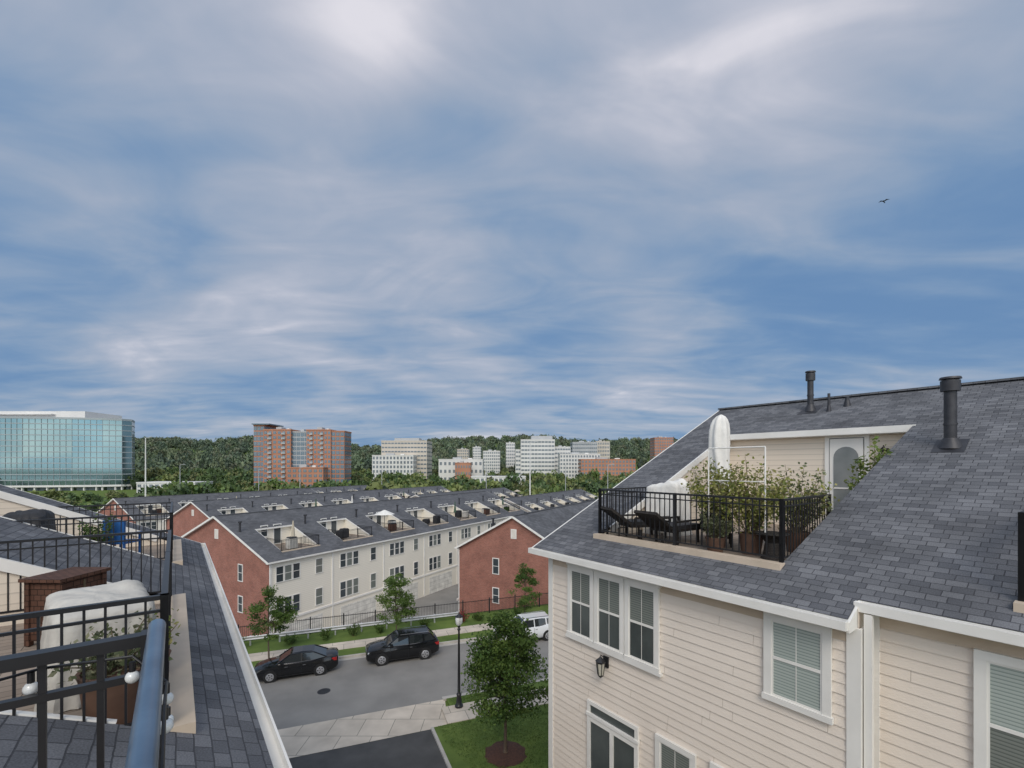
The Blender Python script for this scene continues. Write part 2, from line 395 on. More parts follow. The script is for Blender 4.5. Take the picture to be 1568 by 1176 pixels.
def lantern(name,c,t,z,sc=1):
    L=MB()
    L.box(-.03,0,-.06*sc,.06*sc,-.1*sc,.1*sc,M_black)
    L.bar((-.02,0,.06*sc),(-.16*sc,0,.16*sc),.02,.02,M_black)
    L.rev([(.02*sc,.085*sc),(.05*sc,.10*sc),(.11*sc,.03*sc),(.14*sc,.01)],M_black,-.16*sc,0,6)
    gl=pm("lantern_glass",(.5,.48,.4),(.4,.38,.32),5,.1)
    L.rev([(-.2*sc,.05*sc),(.02*sc,.075*sc)],gl,-.16*sc,0,6)
    for j in range(6):
        a=2*math.pi*j/6
        L.bar((-.16*sc+.052*sc*math.cos(a),.052*sc*math.sin(a),-.2*sc),(-.16*sc+.08*sc*math.cos(a),.08*sc*math.sin(a),.02*sc),.012,.012,M_black)
    L.rev([(-.26*sc,.01),(-.22*sc,.05*sc),(-.2*sc,.06*sc)],M_black,-.16*sc,0,6)
    L.build(name,None,wc(c,t,z),ANG)
lantern("wall_lantern",xw-.02,6.5,-4.2,1.15); lantern("wall_lantern",13.9,3.35,.3,1.1)

# ------------------------------------------------------------------ LEFT (own) HOUSE
lh=empty("roof_deck_townhouse",(0,0,0),ANG+math.pi)
zLf=-2.49+.4575*.65
zl=roof_and_decks(lh,-17.5,6,[(-17.5,6,-.65)],zLf,.4575,8.3,[(-9.3,-4.67,-9.3,-4.67),(-16.2,-12.6,-16.2,-12.6),(-1.77,4,-1.77,4)],.0,5.8,G,rails=False)
K=MB()
def rl(c0,t0,c1,t1,z,h,mat=None,top=.045,pk=.016,posts=True): rail(K,(-c0,-t0,z),(-c1,-t1,z),h,.115,mat,pk,top,posts)
zz=-2.15
rl(-.07,4.67,-.07,9.3,zz,1.07); rl(-.07,4.67,-2.6,4.67,zz,1.07); rl(-.07,9.3,-2.6,9.3,zz,1.07)
rl(-.07,12.6,-.07,16.2,zz,1.07); rl(-.07,12.6,-2.6,12.6,zz,1.07); rl(-.07,16.2,-2.6,16.2,zz,1.07)
K.build("neighbour_deck_railing",lh)
K=MB()
rl(-.055,1.77,-3.5,1.77,-1.6,1.07,M_black,.042,.016)
K.cyl((.045,-1.80,-.505),(.045,4,-.505),.0225,.0225,M_blue,20)
K.cyl((.045,-1.77,-.62),(.045,4,-.62),.012,.012,M_black,8)
K.cyl((.045,-1.77,-1.5),(.045,4,-1.5),.012,.012,M_black,8)
for i in range(1,48): K.box(.037,.053,-1.77+i*.115-.008,-1.77+i*.115+.008,-1.5,-.52,M_black)
K.build("own_deck_railing",lh,smooth=40)
B=MB(); B.box(.0,5.7,-1.77,4,-2.24,-1.62,M_deck); B.build("own_deck_platform",lh)

SL=MB(); Mg=pm("globe_glass",(.72,.73,.72),(.64,.66,.66),10,.15,spec=.8)
for (c,t,z) in ((-.10,1.72,-.62),(-.02,1.70,-.70),(-.32,1.80,-.62),(-.62,1.80,-.66),(-.02,1.35,-.62),(-.02,1.0,-.64),(-.02,2.0,-.9)):
    x,y,_=wc(c,t); SL.rev([(z-.018+.018*(1-math.cos(a)),max(.001,.018*math.sin(a))) for a in [math.pi*i/8 for i in range(9)]],Mg,x,y,12)
    SL.cyl((x,y,z+.016),(x,y,z+.045),.008,.008,M_black,8)
cp=[(-.62,1.80,-.61),(-.3,1.80,-.57),(-.1,1.75,-.57),(-.02,1.70,-.65),(-.02,1.35,-.57),(-.02,1.0,-.59),(-.02,.6,-.57)]
for a,b in zip(cp[:-1],cp[1:]): SL.cyl(wc(*a),wc(*b),.004,.004,M_black,6)
SL.build("string_lights",smooth=60)

# ------------------------------------------------------------------ deck furniture
M_cover=pm("cover_fabric",(.60,.58,.53),(.45,.43,.40),4,.9,bump=.5,bscale=14,spec=.15)
M_coverw=pm("pale_cover_fabric",(.80,.78,.74),(.68,.66,.62),4,.9,bump=.5,bscale=14,spec=.15)
M_coverdk=pm("dark_cover",(.03,.03,.033),(.02,.02,.022),3,.7,bump=.5,bscale=6)
M_wicker=brickmat("dark_wicker",(.05,.045,.04),(.035,.03,.027),(.012,.01,.01),.05,.03,.004,.7,.5)
M_wickerbr=brickmat("brown_wicker",(.13,.065,.045),(.095,.047,.032),(.03,.017,.012),.09,.07,.005,.7,.5)
M_pot=pm("terracotta_pot",(.16,.09,.06),(.11,.06,.04),6,.8)
M_stem=pm("stem_wood",(.16,.12,.07),(.10,.075,.045),8,.85)
M_bark=pm("bark",(.15,.11,.08),(.09,.065,.05),14,.9,bump=.6,bscale=25)
def cloth(name,c,t,z,sx,sy,h,mat,seed=0,rot=0,lean=0.0,hump=0.0):
    """draped cover over a boxy piece: crisp top edge sagging between hard points, vertical folds growing towards the hem"""
    mb=MB(); k=mb.mi(mat); n=120; rows=30; sd=seed*13.7
    prof=[]
    for r in range(rows+1):
        f=r/rows
        if f<.66: g=f/.66; prof.append((g*.93,1.0-.13*g,1-g))
        else:
            g=(f-.66)/.34; prof.append((.93+.07*math.sin(min(1,g*2.2)*math.pi/2),.87*(1-g**1.25)+.002,0))
    for (zf_,sc,fold) in prof:
        for j in range(n):
            a=2*math.pi*j/n; ca,sa=math.cos(a),math.sin(a)
            q=(abs(ca)**8+abs(sa)**8)**(-1/8)
            f1=mnoise.noise(Vector((math.cos(a)*2.6+sd,math.sin(a)*2.6,zf_*.8)))
            f2=mnoise.noise(Vector((math.cos(a)*9+sd,math.sin(a)*9,zf_*1.2+3)))
            f3=abs(mnoise.noise(Vector((math.cos(a)*4*sc+sd+9,math.sin(a)*4*sc,zf_*5))))
            wv=1+(.06*f1+.13*f2)*(.15+fold)-.05*f3
            x=sx/2*q*ca*sc*wv; y=sy/2*q*sa*sc*wv
            dz=0
            if zf_>.6:
                dz=h*(.06*mnoise.noise(Vector((x*2.2+sd,y*2.2,1)))+.05*abs(mnoise.noise(Vector((x*5+sd,y*5,4)))))*min(1,(zf_-.6)*3)+hump*y
            mb.v.append((x+lean*zf_,y,max(0.0,h*zf_+dz)))
    for r in range(rows):
        for j in range(n):
            mb.f.append((r*n+j,r*n+(j+1)%n,(r+1)*n+(j+1)%n,(r+1)*n+j)); mb.m.append(k)
    mb.f.append(tuple(rows*n+j for j in range(n))); mb.m.append(k)
    return mb.build(name,None,wc(c,t,z),ANG+rot,smooth=75)
zdl=zl(0)-.05
cloth("covered_patio_table",-.62,6.3,zdl,.9,1.1,.90,M_cover,3,.2,hump=.10)
cloth("covered_grill",-2.6,14.4,zdl,.8,1.5,1.2,M_coverdk,5)
cloth("covered_grill",9.9,6.72,zd,.8,1.0,1.26,M_coverw,8,.1,hump=-.10)
mb=MB(); mb.box(-.28,.28,-.22,.22,.06,.80,M_wickerbr); mb.box(-.34,.34,-.27,.27,.80,.84,M_wickerbr)
for sx in(-1,1):
    for sy in (-1,1): mb.box(sx*.27-.03,sx*.27+.03,sy*.21-.03,sy*.21+.03,0,.82,M_wickerbr)
mb.box(-.01,.01,-.235,-.22,.1,.76,M_stem)
for k_ in (.3,.55): mb.box(-.28,.28,-.228,-.22,k_,k_+.01,M_stem)
mb.build("wicker_storage_cabinet",None,wc(-1.12,8.15,zdl),ANG+.9)
Mblue=pm("blue_plastic",(.03,.12,.35),(.02,.09,.28),4,.4)
mb=MB(); mb.box(-.25,.25,-.25,.25,.4,.45,Mblue); mb.box(-.25,.25,.2,.25,.45,.95,Mblue)
for sx in(-1,1):
    mb.box(sx*.25-.03,sx*.25+.03,-.25,.25,.6,.64,Mblue)
    for sy in(-1,1): mb.box(sx*.23-.02,sx*.23+.02,sy*.22-.02,sy*.22+.02,0,.62,Mblue)
mb.build("blue_chair",None,wc(-1.0,14.1,zdl),ANG+2.5)
mb=MB()
mb.cyl((0,0,0),(0,0,3.0),.025,.02,M_trim,10); mb.rev([(0,.25),(.08,.25),(.1,.05)],M_black,0,0,18)
k=mb.mi(M_coverw); i0=len(mb.v); n=40; zs=[1.0,1.1,1.25,1.45,1.65,1.85,2.05,2.25,2.45,2.62,2.78,2.9,2.98,3.03]; rr_=[.16,.19,.205,.21,.215,.225,.235,.24,.235,.225,.20,.16,.10,.02]
for z_,r_ in zip(zs,rr_):
    for j in range(n):
        a=2*math.pi*j/n
        w_=1+.13*math.sin(a*6+z_*1.3)+.10*mnoise.noise(Vector((math.cos(a)*2,math.sin(a)*2,z_*1.5)))
        mb.v.append((r_*w_*math.cos(a)+.05*math.sin(z_*2.2),r_*w_*math.sin(a)+.03*(z_-2),z_))
for r in range(len(zs)-1):
    for j in range(n): mb.f.append((i0+r*n+j,i0+r*n+(j+1)%n,i0+(r+1)*n+(j+1)%n,i0+(r+1)*n+j)); mb.m.append(k)
mb.cyl((.04,.0,1.55),(.04,.0,1.60),.225,.225,M_cover,20)
mb.build("patio_umbrella",None,wc(11.4,6.15,zd),0,smooth=50)
def lounger(c,t,rot):
    mb=MB()
    for sx in(-1,1):
        for y in(-.6,.1,.6): mb.box(sx*.28-.02,sx*.28+.02,y-.02,y+.02,0,.3,M_wicker)
        mb.bar((sx*.3,-.7,.5),(sx*.3,.2,.5),.05,.04,M_wicker)
        mb.bar((sx*.3,-.7,.3),(sx*.3,-.7,.5),.05,.04,M_wicker); mb.bar((sx*.3,.2,.3),(sx*.3,.2,.5),.05,.04,M_wicker)
    mb.box(-.3,.3,-.75,.3,.28,.34,M_wicker)
    mb.bar((0,.25,.33),(0,.8,.72),.6,.06,M_wicker); mb.box(-.27,.27,-.7,.25,.34,.41,M_coverdk)
    mb.build("wicker_lounge_chair",None,wc(c,t,zd),ANG+rot)
lounger(8.7,6.75,1.2); lounger(8.7,5.85,1.5); lounger(9.6,5.3,2.1)
mb=MB(); mb.rev([(0,.2),(.05,.16),(.3,.12),(.42,.2),(.45,.28),(.47,.28)],M_wicker,0,0,18); mb.build("round_side_table",None,wc(8.75,3.75,zd),0,smooth=40)

LG=[leafmat("leaf_a",(.11,.18,.042)),leafmat("leaf_b",(.07,.13,.03)),leafmat("leaf_c",(.15,.225,.052))]
LY=[leafmat("leaf_y1",(.29,.30,.075)),leafmat("leaf_y2",(.19,.23,.06)),leafmat("leaf_y3",(.40,.37,.15))]
LP=[leafmat("leaf_pale",(.20,.23,.12)),leafmat("leaf_pale2",(.30,.30,.18)),leafmat("leaf_p3",(.14,.17,.08))]
def plant(name,loc,H,R,n,leaf,mats,seed,pot=.22,poth=.4,nst=14,potmat=None):
    rng=np.random.default_rng(seed); e=empty(name,loc)
    mb=MB()
    if pot: mb.rev([(0,pot*.75),(poth*.9,pot),(poth,pot*1.08),(poth,pot*.95),(poth-.03,pot*.9)],potmat or M_pot,0,0,18)
    Ps=[]
    for i in range(nst):
        a=rng.uniform(0,6.28); r=R*math.sqrt(rng.random()); h=H*rng.uniform(.6,1)*(1-.25*(r/R)**2)
        p0=Vector((.3*pot*math.cos(a),.3*pot*math.sin(a),poth-.03)) if pot else Vector((0,0,0))
        p1=Vector((r*.5*math.cos(a),r*.5*math.sin(a),poth+(h-poth)*.5)); p2=Vector((r*math.cos(a),r*math.sin(a),h))
        mb.cyl(p0,p1,.010,.007,M_stem,5,False); mb.cyl(p1,p2,.007,.003,M_stem,5,False)
        m=n//nst; f=rng.random(m)**.7
        q=np.where(f[:,None]<.5, np.array(p0)+(np.array(p1)-np.array(p0))*(f[:,None]*2), np.array(p1)+(np.array(p2)-np.array(p1))*(f[:,None]*2-1))
        Ps.append(q[f>.25]+rng.normal(size=(int((f>.25).sum()),3))*R*.12)
    mb.build("pot_and_stems",e,smooth=40)
    Pn=np.concatenate(Ps); V,F=leaves(Pn,leaf,rng)
    fastmesh("foliage",V,F,rng.integers(0,len(mats),len(F)),mats,e)
plant("potted_bamboo",wc(8.9,4.2,zd),1.98,.70,3200,.07,LY,1,.22,.4,38)
plant("potted_bamboo",wc(9.1,5.0,zd),1.9,.66,2900,.07,LY,2,.22,.4,34)
plant("potted_bamboo",wc(9.8,3.75,zd),1.95,.58,2200,.07,LY+LP,3,.22,.4,28)
plant("potted_shrub",wc(12.2,3.15,zd),2.3,.5,2000,.09,[LG[2],LY[1]],4,.25,.5,18)
plant("potted_plant",wc(8.5,4.7,zd),.95,.38,900,.06,LP,5,.18,.3,14)
plant("potted_plant",wc(-.42,5.15,zdl),1.0,.42,900,.055,LP,6,.23,.5,20)
plant("potted_plant",wc(-1.3,13.8,zdl),1.25,.4,600,.07,LG,7,.2,.4,10)
plant("potted_plant",wc(-.2,5.9,zdl),.85,.3,450,.05,LY,17,.16,.3,12)
mb=MB()
for y in (0,1.1): mb.cyl((0,y,0),(0,y,2.05),.014,.014,M_trim,8)
mb.cyl((0,0,2.05),(0,1.1,2.05),.013,.013,M_trim,8); mb.cyl((0,0,1.4),(0,1.1,1.4),.010,.010,M_trim,8)
mb.build("white_trellis",None,wc(8.7,3.85,zd),ANG)

# ------------------------------------------------------------------ terrain
M_grass=pm("grass",(.145,.20,.052),(.085,.13,.036),.8,.95,bump=.8,bscale=25,spec=.1,detail=10)
M_asph=pm("asphalt_road",(.29,.275,.255),(.21,.20,.188),.45,.9,bump=.3,bscale=80,spec=.2,detail=12)
M_drive=pm("driveway_asphalt",(.105,.103,.102),(.07,.069,.069),.9,.9,bump=.4,bscale=80,spec=.2,detail=12)
M_conc=brickmat("concrete_paving",(.62,.54,.45),(.55,.48,.40),(.26,.24,.20),1.5,1.45,.02,.9,.3,.9,.82,1.12)
M_kerb=pm("kerb_concrete",(.50,.47,.42),(.40,.37,.34),2,.85)
M_mulch=pm("mulch",(.10,.045,.03),(.05,.025,.018),12,.95,bump=1,bscale=30)
RX,RY=.937,.35; RA=math.atan2(RY,RX)
def wr(x,q,z=0): return (RX*x-RY*q, RY*x+RX*q, z)
def sst(a,b,x):
    t=min(1,max(0,(x-a)/(b-a))); return t*t*(3-2*t)
def hill(x,y):
    az=x/max(y,1)
    H=76+8*math.sin(az*5+1.0)+7*math.sin(az*13+2)+4*math.sin(az*31)+(12 if az<-.5 else 0)-12*math.exp(-((az+.33)/.06)**2)
    return -17.0+H*sst(520,1500,y)+2*sst(250,600,y)
qs=[-400,-60,0,10,20,30,38.3]
mb=MB(); xs=[-3000,-1500,-800,-400,-200,-100,-50,0,50,100,200,400,800,1500,3000]
for i in range(len(qs)-1):
    for j in range(len(xs)-1):
        mb.face([(*wr(xs[j],qs[i])[:2],-13.12),(*wr(xs[j+1],qs[i])[:2],-13.12),(*wr(xs[j+1],qs[i+1])[:2],-13.12),(*wr(xs[j],qs[i+1])[:2],-13.12)],M_grass)
for j in range(len(xs)-1):
    mb.face([(*wr(xs[j],38.3)[:2],-17),(*wr(xs[j+1],38.3)[:2],-17),(*wr(xs[j+1],38.3)[:2],-13.12),(*wr(xs[j],38.3)[:2],-13.12)],M_kerb)
ys=[38.3,60,100,160,250,350,450,520,700,850,1000,1150,1300,1500,2200,5000]
azs=np.linspace(-3,3,61)
def fp(a,q):
    x=a*q; X,Y,_=wr(x,q); return (X,Y, -17 if q<45 else hill(X,max(Y,q*.6)))
for i in range(len(ys)-1):
    for j in range(60):
        a,b=azs[j],azs[j+1]; q0,q1=ys[i],ys[i+1]
        mb.face([fp(a,q0),fp(b,q0),fp(b,q1),fp(a,q1)],M_grass)
mb.build("ground",smooth=60)
mb=MB(); mb.box(-60,90,38.35,150,-16.99,-16.985,M_asph); mb.build("alley_road",None,(0,0,0),RA)
mb=MB(); mb.box(-80,90,24.9,32.6,-13.118,-13.11,M_asph); mb.build("road",None,(0,0,0),RA)
mb=MB(); mb.cyl((0,0,0),(0,0,.006),.36,.36,M_pipe,24); mb.cyl((0,0,.006),(0,0,.009),.28,.28,M_black,24); mb.build("manhole_cover",None,(-10.9,26.1,-13.11))
mb=MB(); mb.box(-80,90,32.6,32.76,-13.11,-12.98,M_kerb); mb.box(5.2,90,24.74,24.9,-13.11,-12.98,M_kerb)
mb.box(-80,90,32.25,32.6,-13.108,-13.104,M_kerb); mb.box(5.2,90,24.9,25.25,-13.108,-13.104,M_kerb); mb.build("kerb",None,(0,0,0),RA)
mb=MB(); mb.box(-80,90,32.76,33.9,-13.11,-12.99,M_grass); mb.box(-80,90,35.3,38.2,-13.11,-12.985,M_grass)
mb.box(5.35,90,23.9,24.74,-13.11,-12.985,M_grass)
mb.build("grass_verge",None,(0,0,0),RA)
mb=MB(); mb.box(-80,90,33.9,35.3,-13.11,-12.975,M_conc); mb.box(4.9,90,22.3,23.9,-13.11,-12.97,M_conc); mb.build("sidewalk",None,(0,0,0),RA)
mb=MB(); z=-13.085
mb.face([(*wr(-14,22.3)[:2],z),(*wr(4.9,22.3)[:2],z),(*wr(5.3,24.9)[:2],z),(*wr(-14,24.9)[:2],z)],M_conc)
mb.build("driveway_apron")
mb=MB(); z=-13.09
a=wr(-30,22.29); b=wr(4.1,22.29)
mb.face([(a[0],a[1],z),(-22,-10,z),(12.0,-3,z),(-1.9,17.6,z),(b[0],b[1],z)],M_drive); mb.build("driveway")
mb=MB(); z=-13.0
mb.face([(b[0]+.05,b[1],z),(-1.8,17.5,z),(8,5,z),(40,10,z),(*wr(60,22.3)[:2],z),(*wr(4.9,22.3)[:2],z)],M_grass)
mb.bar((b[0],b[1],-13.05),(-1.9,17.6,-13.05),.14,.13,M_kerb); mb.bar((-1.9,17.6,-13.05),(8,4.9,-13.05),.14,.13,M_kerb)
mb.build("lawn")
mb=MB(); mb.rev([(-13.0,.95),(-12.96,.85),(-12.93,.4),(-12.92,.1)],M_mulch,-.3,20.3,28,.08); mb.build("mulch_ring",smooth=60)

rng=np.random.default_rng(5)
n=34000; x=rng.uniform(-4,9,n); y=rng.uniform(15.5,25.5,n)
q=-RY*x+RX*y; xx=RX*x+RY*y
ok=(((q<22.25)&(xx>4.4+(22.3-q)*.05))|((q>23.95)&(q<24.7)&(xx>5.4)))&(np.hypot(x+.3,y-20.3)>.9)&(CR*x+SR*y>10.15)
x=x[ok];y=y[ok]; P=np.stack([x,y,np.full(len(x),-12.97)],1)
V,F=leaves(P,.08,rng,.3); fastmesh("grass_tufts",V,F,rng.integers(0,2,len(F)),[LG[0],LG[2]])

# ------------------------------------------------------------------ fence / guardrail
mb=MB()
x0,x1=-12,30; n=int((x1-x0)/.13)
for i in range(n):
    x=x0+i*.13; mb.box(x-.009,x+.009,37.79,37.81,-12.95,-11.75,M_black)
mb.box(x0,x1,37.78,37.82,-11.86,-11.82,M_black); mb.box(x0,x1,37.78,37.82,-12.85,-12.81,M_black)
for i in range(int((x1-x0)/2.4)+1): mb.box(x0+i*2.4-.04,x0+i*2.4+.04,37.76,37.84,-13,-11.65,M_black)
mb.build("iron_fence",None,(0,0,0),RA)
M_galv=pm("galvanised_steel",(.50,.51,.52),(.40,.41,.42),4,.45,metal=.3)
mb=MB(); pr=[(0,.0),(-.05,.06),(0,.12),(0,.19),(-.05,.25),(0,.31)]
for k in range(5):
    (a0,b0),(a1,b1)=pr[k],pr[k+1]
    mb.face([(-12,36.9+a0,-12.6+b0),(9,36.9+a0,-12.6+b0),(9,36.9+a1,-12.6+b1),(-12,36.9+a1,-12.6+b1)],M_galv)
for i in range(12): mb.box(-12+i*1.9-.05,-12+i*1.9+.05,36.92,37.05,-13,-12.28,M_galv)
mb.build("guardrail",None,(0,0,0),RA)

# ------------------------------------------------------------------ street lamp
M_lampglass=pm("lamp_globe",(.8,.8,.78),(.7,.7,.68),5,.3)
e=empty("street_lamp",(-2.85,24.2,-13.0))
mb=MB(); mb.rev([(0,.22),(.12,.22),(.18,.16),(.6,.12),(.7,.14),(.78,.08),(2.4,.065),(4.1,.05),(4.15,.09),(4.2,.09),(4.25,.05),(4.4,.1)],M_black,0,0,16); mb.build("post",e,smooth=40)
mb=MB(); mb.rev([(4.4,.10),(4.5,.18),(4.75,.20),(4.85,.16)],M_lampglass,0,0,16); mb.build("globe",e,smooth=50)
mb=MB(); mb.rev([(4.85,.20),(4.93,.13),(5.0,.04),(5.1,.015)],M_black,0,0,16)
for j in range(4):
    a=math.pi/2*j+.4; mb.bar((.17*math.cos(a),.17*math.sin(a),4.45),(.2*math.cos(a),.2*math.sin(a),4.87),.02,.02,M_black)
mb.build("cap",e,smooth=40)

# ------------------------------------------------------------------ trees
def tree(name,loc,H,cr,ch,ncl,nleaf,leaf,seed,mats=LG,tr=.09,clr=.3,pw=.55):
    rng=np.random.default_rng(seed); e=empty(name,loc); mb=MB()
    hc=(H-ch)/2; zc=ch+hc
    top=Vector((rng.uniform(-.1,.1),rng.uniform(-.1,.1),H*.92)); pts=[Vector((0,0,0)),Vector((rng.uniform(-.05,.05),rng.uniform(-.05,.05),ch)),Vector((rng.uniform(-.12,.12),rng.uniform(-.1,.1),zc)),top]
    rr=[tr,tr*.72,tr*.45,tr*.1]
    mb.cyl((0,0,-.05),(0,0,.15),tr*1.6,tr,M_bark,10)
    for i in range(3): mb.cyl(pts[i],pts[i+1],rr[i],rr[i+1],M_bark,9)
    C=[];R=[]
    lob=rng.uniform(0,6.28)
    while len(C)<ncl:
        p=rng.uniform(-1,1,3); r=np.linalg.norm(p)
        if r>1 or r<.3: continue
        f=(p[2]+1)/2
        w=1.15*(1-f)**pw if f>.3 else .95*(.55+f*1.5)
        w=min(w,1.0)*(1+.18*math.sin(3*math.atan2(p[1],p[0])+lob+4*f))
        jit=rng.uniform(.75,1.2)
        c=np.array([p[0]*cr*w*jit,p[1]*cr*w*jit,zc+p[2]*hc*.92]); C.append(c); R.append(cr*clr*rng.uniform(.55,1.25))
    Ps=[];Mi=[]
    for c,r in zip(C,R):
        f=min(1,max(.05,(c[2]-ch*.95)/(H-ch)*.8)); st=pts[1].lerp(pts[3],f*.85)
        mid=(st+Vector(c))*.5+Vector((0,0,-.08))
        mb.cyl(st,mid,tr*.22,tr*.12,M_bark,5,False); mb.cyl(mid,Vector(c),tr*.12,tr*.04,M_bark,5,False)
        m=int(nleaf/ncl*rng.uniform(.6,1.4)); d=rng.normal(size=(m,3)); d/=np.linalg.norm(d,axis=1)[:,None]
        q=c+d*r*(rng.random((m,1))**.45)*np.array([1.2,1.2,.65]); Ps.append(q)
        k=rng.integers(0,len(mats)); mm=np.where(rng.random(m)<.65,k,rng.integers(0,len(mats),m)); Mi.append(mm)
    mb.build("trunk_and_limbs",e,smooth=50)
    P_=np.concatenate(Ps); V,F=leaves(P_,leaf,rng,.65)
    fastmesh("crown",V,F,np.concatenate(Mi),mats,e)
tree("young_maple_tree",(-.3,20.3,-12.95),6.55,2.45,1.3,135,17000,.125,11,LG,.085,.21,.5)
tree("young_street_tree",(-15.9,29.5,-13),5.1,1.6,1.2,50,6200,.12,12,LG,.06,.25)
tree("young_street_tree",(-8.3,32.3,-13),5.8,1.8,1.1,50,6200,.12,13,[LG[0],LG[2]],.06,.24)
tree("young_street_tree",(1.0,35.8,-13),5.4,1.4,1.3,36,4600,.12,14,LG,.06,.25)
for i,(u,c_) in enumerate(((-3.6,0),(-1.2,0),(.7,0),(2.6,0),(6.0,0),(9.2,1),(10.5,0),(14,0),(-7,0))):
    X,Y,_=wr(u,36.2); mats=LG if not c_ else [LG[0],leafmat("flower_red",(.45,.05,.10))]
    plant("shrub",(X,Y,-13),.75+.15*(i%3),.5,900,.10,mats,30+i,0,.0,14)

# ------------------------------------------------------------------ cars
M_tyre=pm("tyre",(.02,.02,.02),(.015,.015,.015),10,.9); M_rim=pm("alloy_rim",(.55,.55,.57),(.45,.45,.47),6,.3,metal=.6)
M_cglass=pm("car_glass",(.02,.024,.026),(.015,.018,.02),3,.04,spec=.9); M_tail=pm("tail_light",(.4,.02,.02),(.3,.015,.015),5,.2); M_head=pm("head_light",(.6,.62,.65),(.5,.52,.55),5,.1,spec=.8)
M_chrome=pm("chrome",(.6,.6,.62),(.55,.55,.57),5,.15,metal=1)
def car(name,x,q,paint,kind,z=-13.11):
    X,Y,_=wr(x,q); e=empty(name,(X,Y,z),RA+math.pi)
    if kind=='sedan':
        st=[(2.42,.38,.60,.62),(2.36,.28,.70,.76),(2.15,.22,.78,.86),(1.7,.2,.87,.90),(1.05,.2,.96,.92),(.3,.2,.97,.92),(-.6,.2,.98,.92),(-1.4,.2,1.02,.91),(-2.0,.22,1.06,.87),(-2.3,.3,1.03,.80),(-2.42,.42,.92,.70)]
        gb=(1.10,-1.85,.955); gr=(.35,-1.0,1.45); hb,hr=.79,.60; wr_=.33; wx=(1.42,-1.38); bp=-.3
    else:
        st=[(2.38,.42,.78,.68),(2.3,.32,.92,.80),(2.05,.27,1.02,.88),(1.6,.25,1.09,.93),(1.0,.25,1.13,.95),(.3,.25,1.14,.95),(-.6,.25,1.16,.95),(-1.5,.25,1.2,.94),(-2.1,.3,1.2,.90),(-2.32,.38,1.12,.85),(-2.38,.5,.95,.78)]
        gb=(1.15,-2.22,1.11); gr=(.4,-1.8,1.66); hb,hr=.83,.66; wr_=.37; wx=(1.42,-1.40); bp=-.35
    B=MB(); k=B.mi(paint)
    for (sx,zb,zt,w) in st:
        h=zt-zb
        ring=[(0,zb),(w*.88,zb),(w*.99,zb+h*.15),(w,zb+h*.45),(w*.985,zb+h*.72),(w*.92,zb+h*.93),(w*.75,zt),(0,zt+.025)]
        ring=ring+[(-a,b) for a,b in ring[-2:0:-1]]
        n=len(ring)
        for a,b in ring: B.v.append((sx,a,b))
    for s_ in range(len(st)-1):
        for j in range(n):
            B.f.append((s_*n+j,s_*n+(j+1)%n,(s_+1)*n+(j+1)%n,(s_+1)*n+j)); B.m.append(k)
    B.f.append(tuple(range(n))[::-1]); B.m.append(k); B.f.append(tuple((len(st)-1)*n+j for j in range(n))); B.m.append(k)
    B.build("body",e,smooth=45)
    Gm=MB(); zb=gb[2]-.02; zt=gr[2]
    b4=[(gb[0],hb*.9,zb),(gb[1],hb*.86,zb+.05),(gb[1],-hb*.86,zb+.05),(gb[0],-hb*.9,zb)]
    t4=[(gr[0],hr,zt-.03),(gr[1],hr*.96,zt-.05),(gr[1],-hr*.96,zt-.05),(gr[0],-hr,zt-.03)]
    midx=(gr[0]+gr[1])/2
    bm=[(midx,hb,zb+.02),(midx,-hb,zb+.02)]; tm=[(midx,hr+.02,zt-.02),(midx,-hr-.02,zt-.02)]
    Gm.face([b4[3],b4[0],t4[0],t4[3]],M_cglass); Gm.face([b4[1],b4[2],t4[2],t4[1]],M_cglass)
    Gm.face([b4[0],bm[0],tm[0],t4[0]],M_cglass); Gm.face([bm[0],b4[1],t4[1],tm[0]],M_cglass)
    Gm.face([bm[1],b4[3],t4[3],tm[1]],M_cglass); Gm.face([b4[2],bm[1],tm[1],t4[2]],M_cglass)
    rc=[(gr[0]-.12,hr*.8,zt+.01),(midx,hr*.8,zt+.045),(gr[1]+.12,hr*.8,zt)]
    L_=[t4[0],tm[0],t4[1]]; Rr=[t4[3],tm[1],t4[2]]
    rl_=[(a,-b,c) for a,b,c in rc]
    for j in range(2):
        Gm.face([L_[j],L_[j+1],rc[j+1],rc[j]],paint); Gm.face([rc[j],rc[j+1],rl_[j+1],rl_[j]],paint); Gm.face([rl_[j],rl_[j+1],Rr[j+1],Rr[j]],paint)
    Gm.face([t4[0],rc[0],rl_[0],t4[3]],paint); Gm.face([t4[1],t4[2],rl_[2],rc[2]],paint)
    for a in range(4): Gm.bar(b4[a],t4[a],.07,.06,paint)
    for sg in (1,-1):
        Gm.bar((bp,sg*(hb-.0),zb),(bp,sg*(hr+.02),zt-.03),.06,.05,M_black if kind=='sedan' else paint)
        if kind!='sedan':
            Gm.bar((-1.35,sg*(hb*.95),zb),(-1.3,sg*(hr+.015),zt-.03),.10,.05,paint)
            Gm.bar((gr[0]-.2,sg*hr*.9,zt+.08),(gr[1]+.1,sg*hr*.9,zt+.07),.035,.03,M_chrome)
        Gm.bar(t4[0] if sg>0 else t4[3],t4[1] if sg>0 else t4[2],.05,.05,paint)
        Gm.bar((b4[0][0],sg*b4[0][1],zb+.015),(midx,sg*(hb+.01),zb+.035),.02,.025,M_chrome); Gm.bar((midx,sg*(hb+.01),zb+.035),(b4[1][0],sg*b4[1][1],zb+.06),.02,.025,M_chrome)
        Gm.box(gb[0]-.45,gb[0]-.25,sg*(hb+.08),sg*(hb+.24),zb+.02,zb+.16,paint)
    Gm.build("greenhouse",e)
    Wm=MB(); w=max(s_[3] for s_ in st)
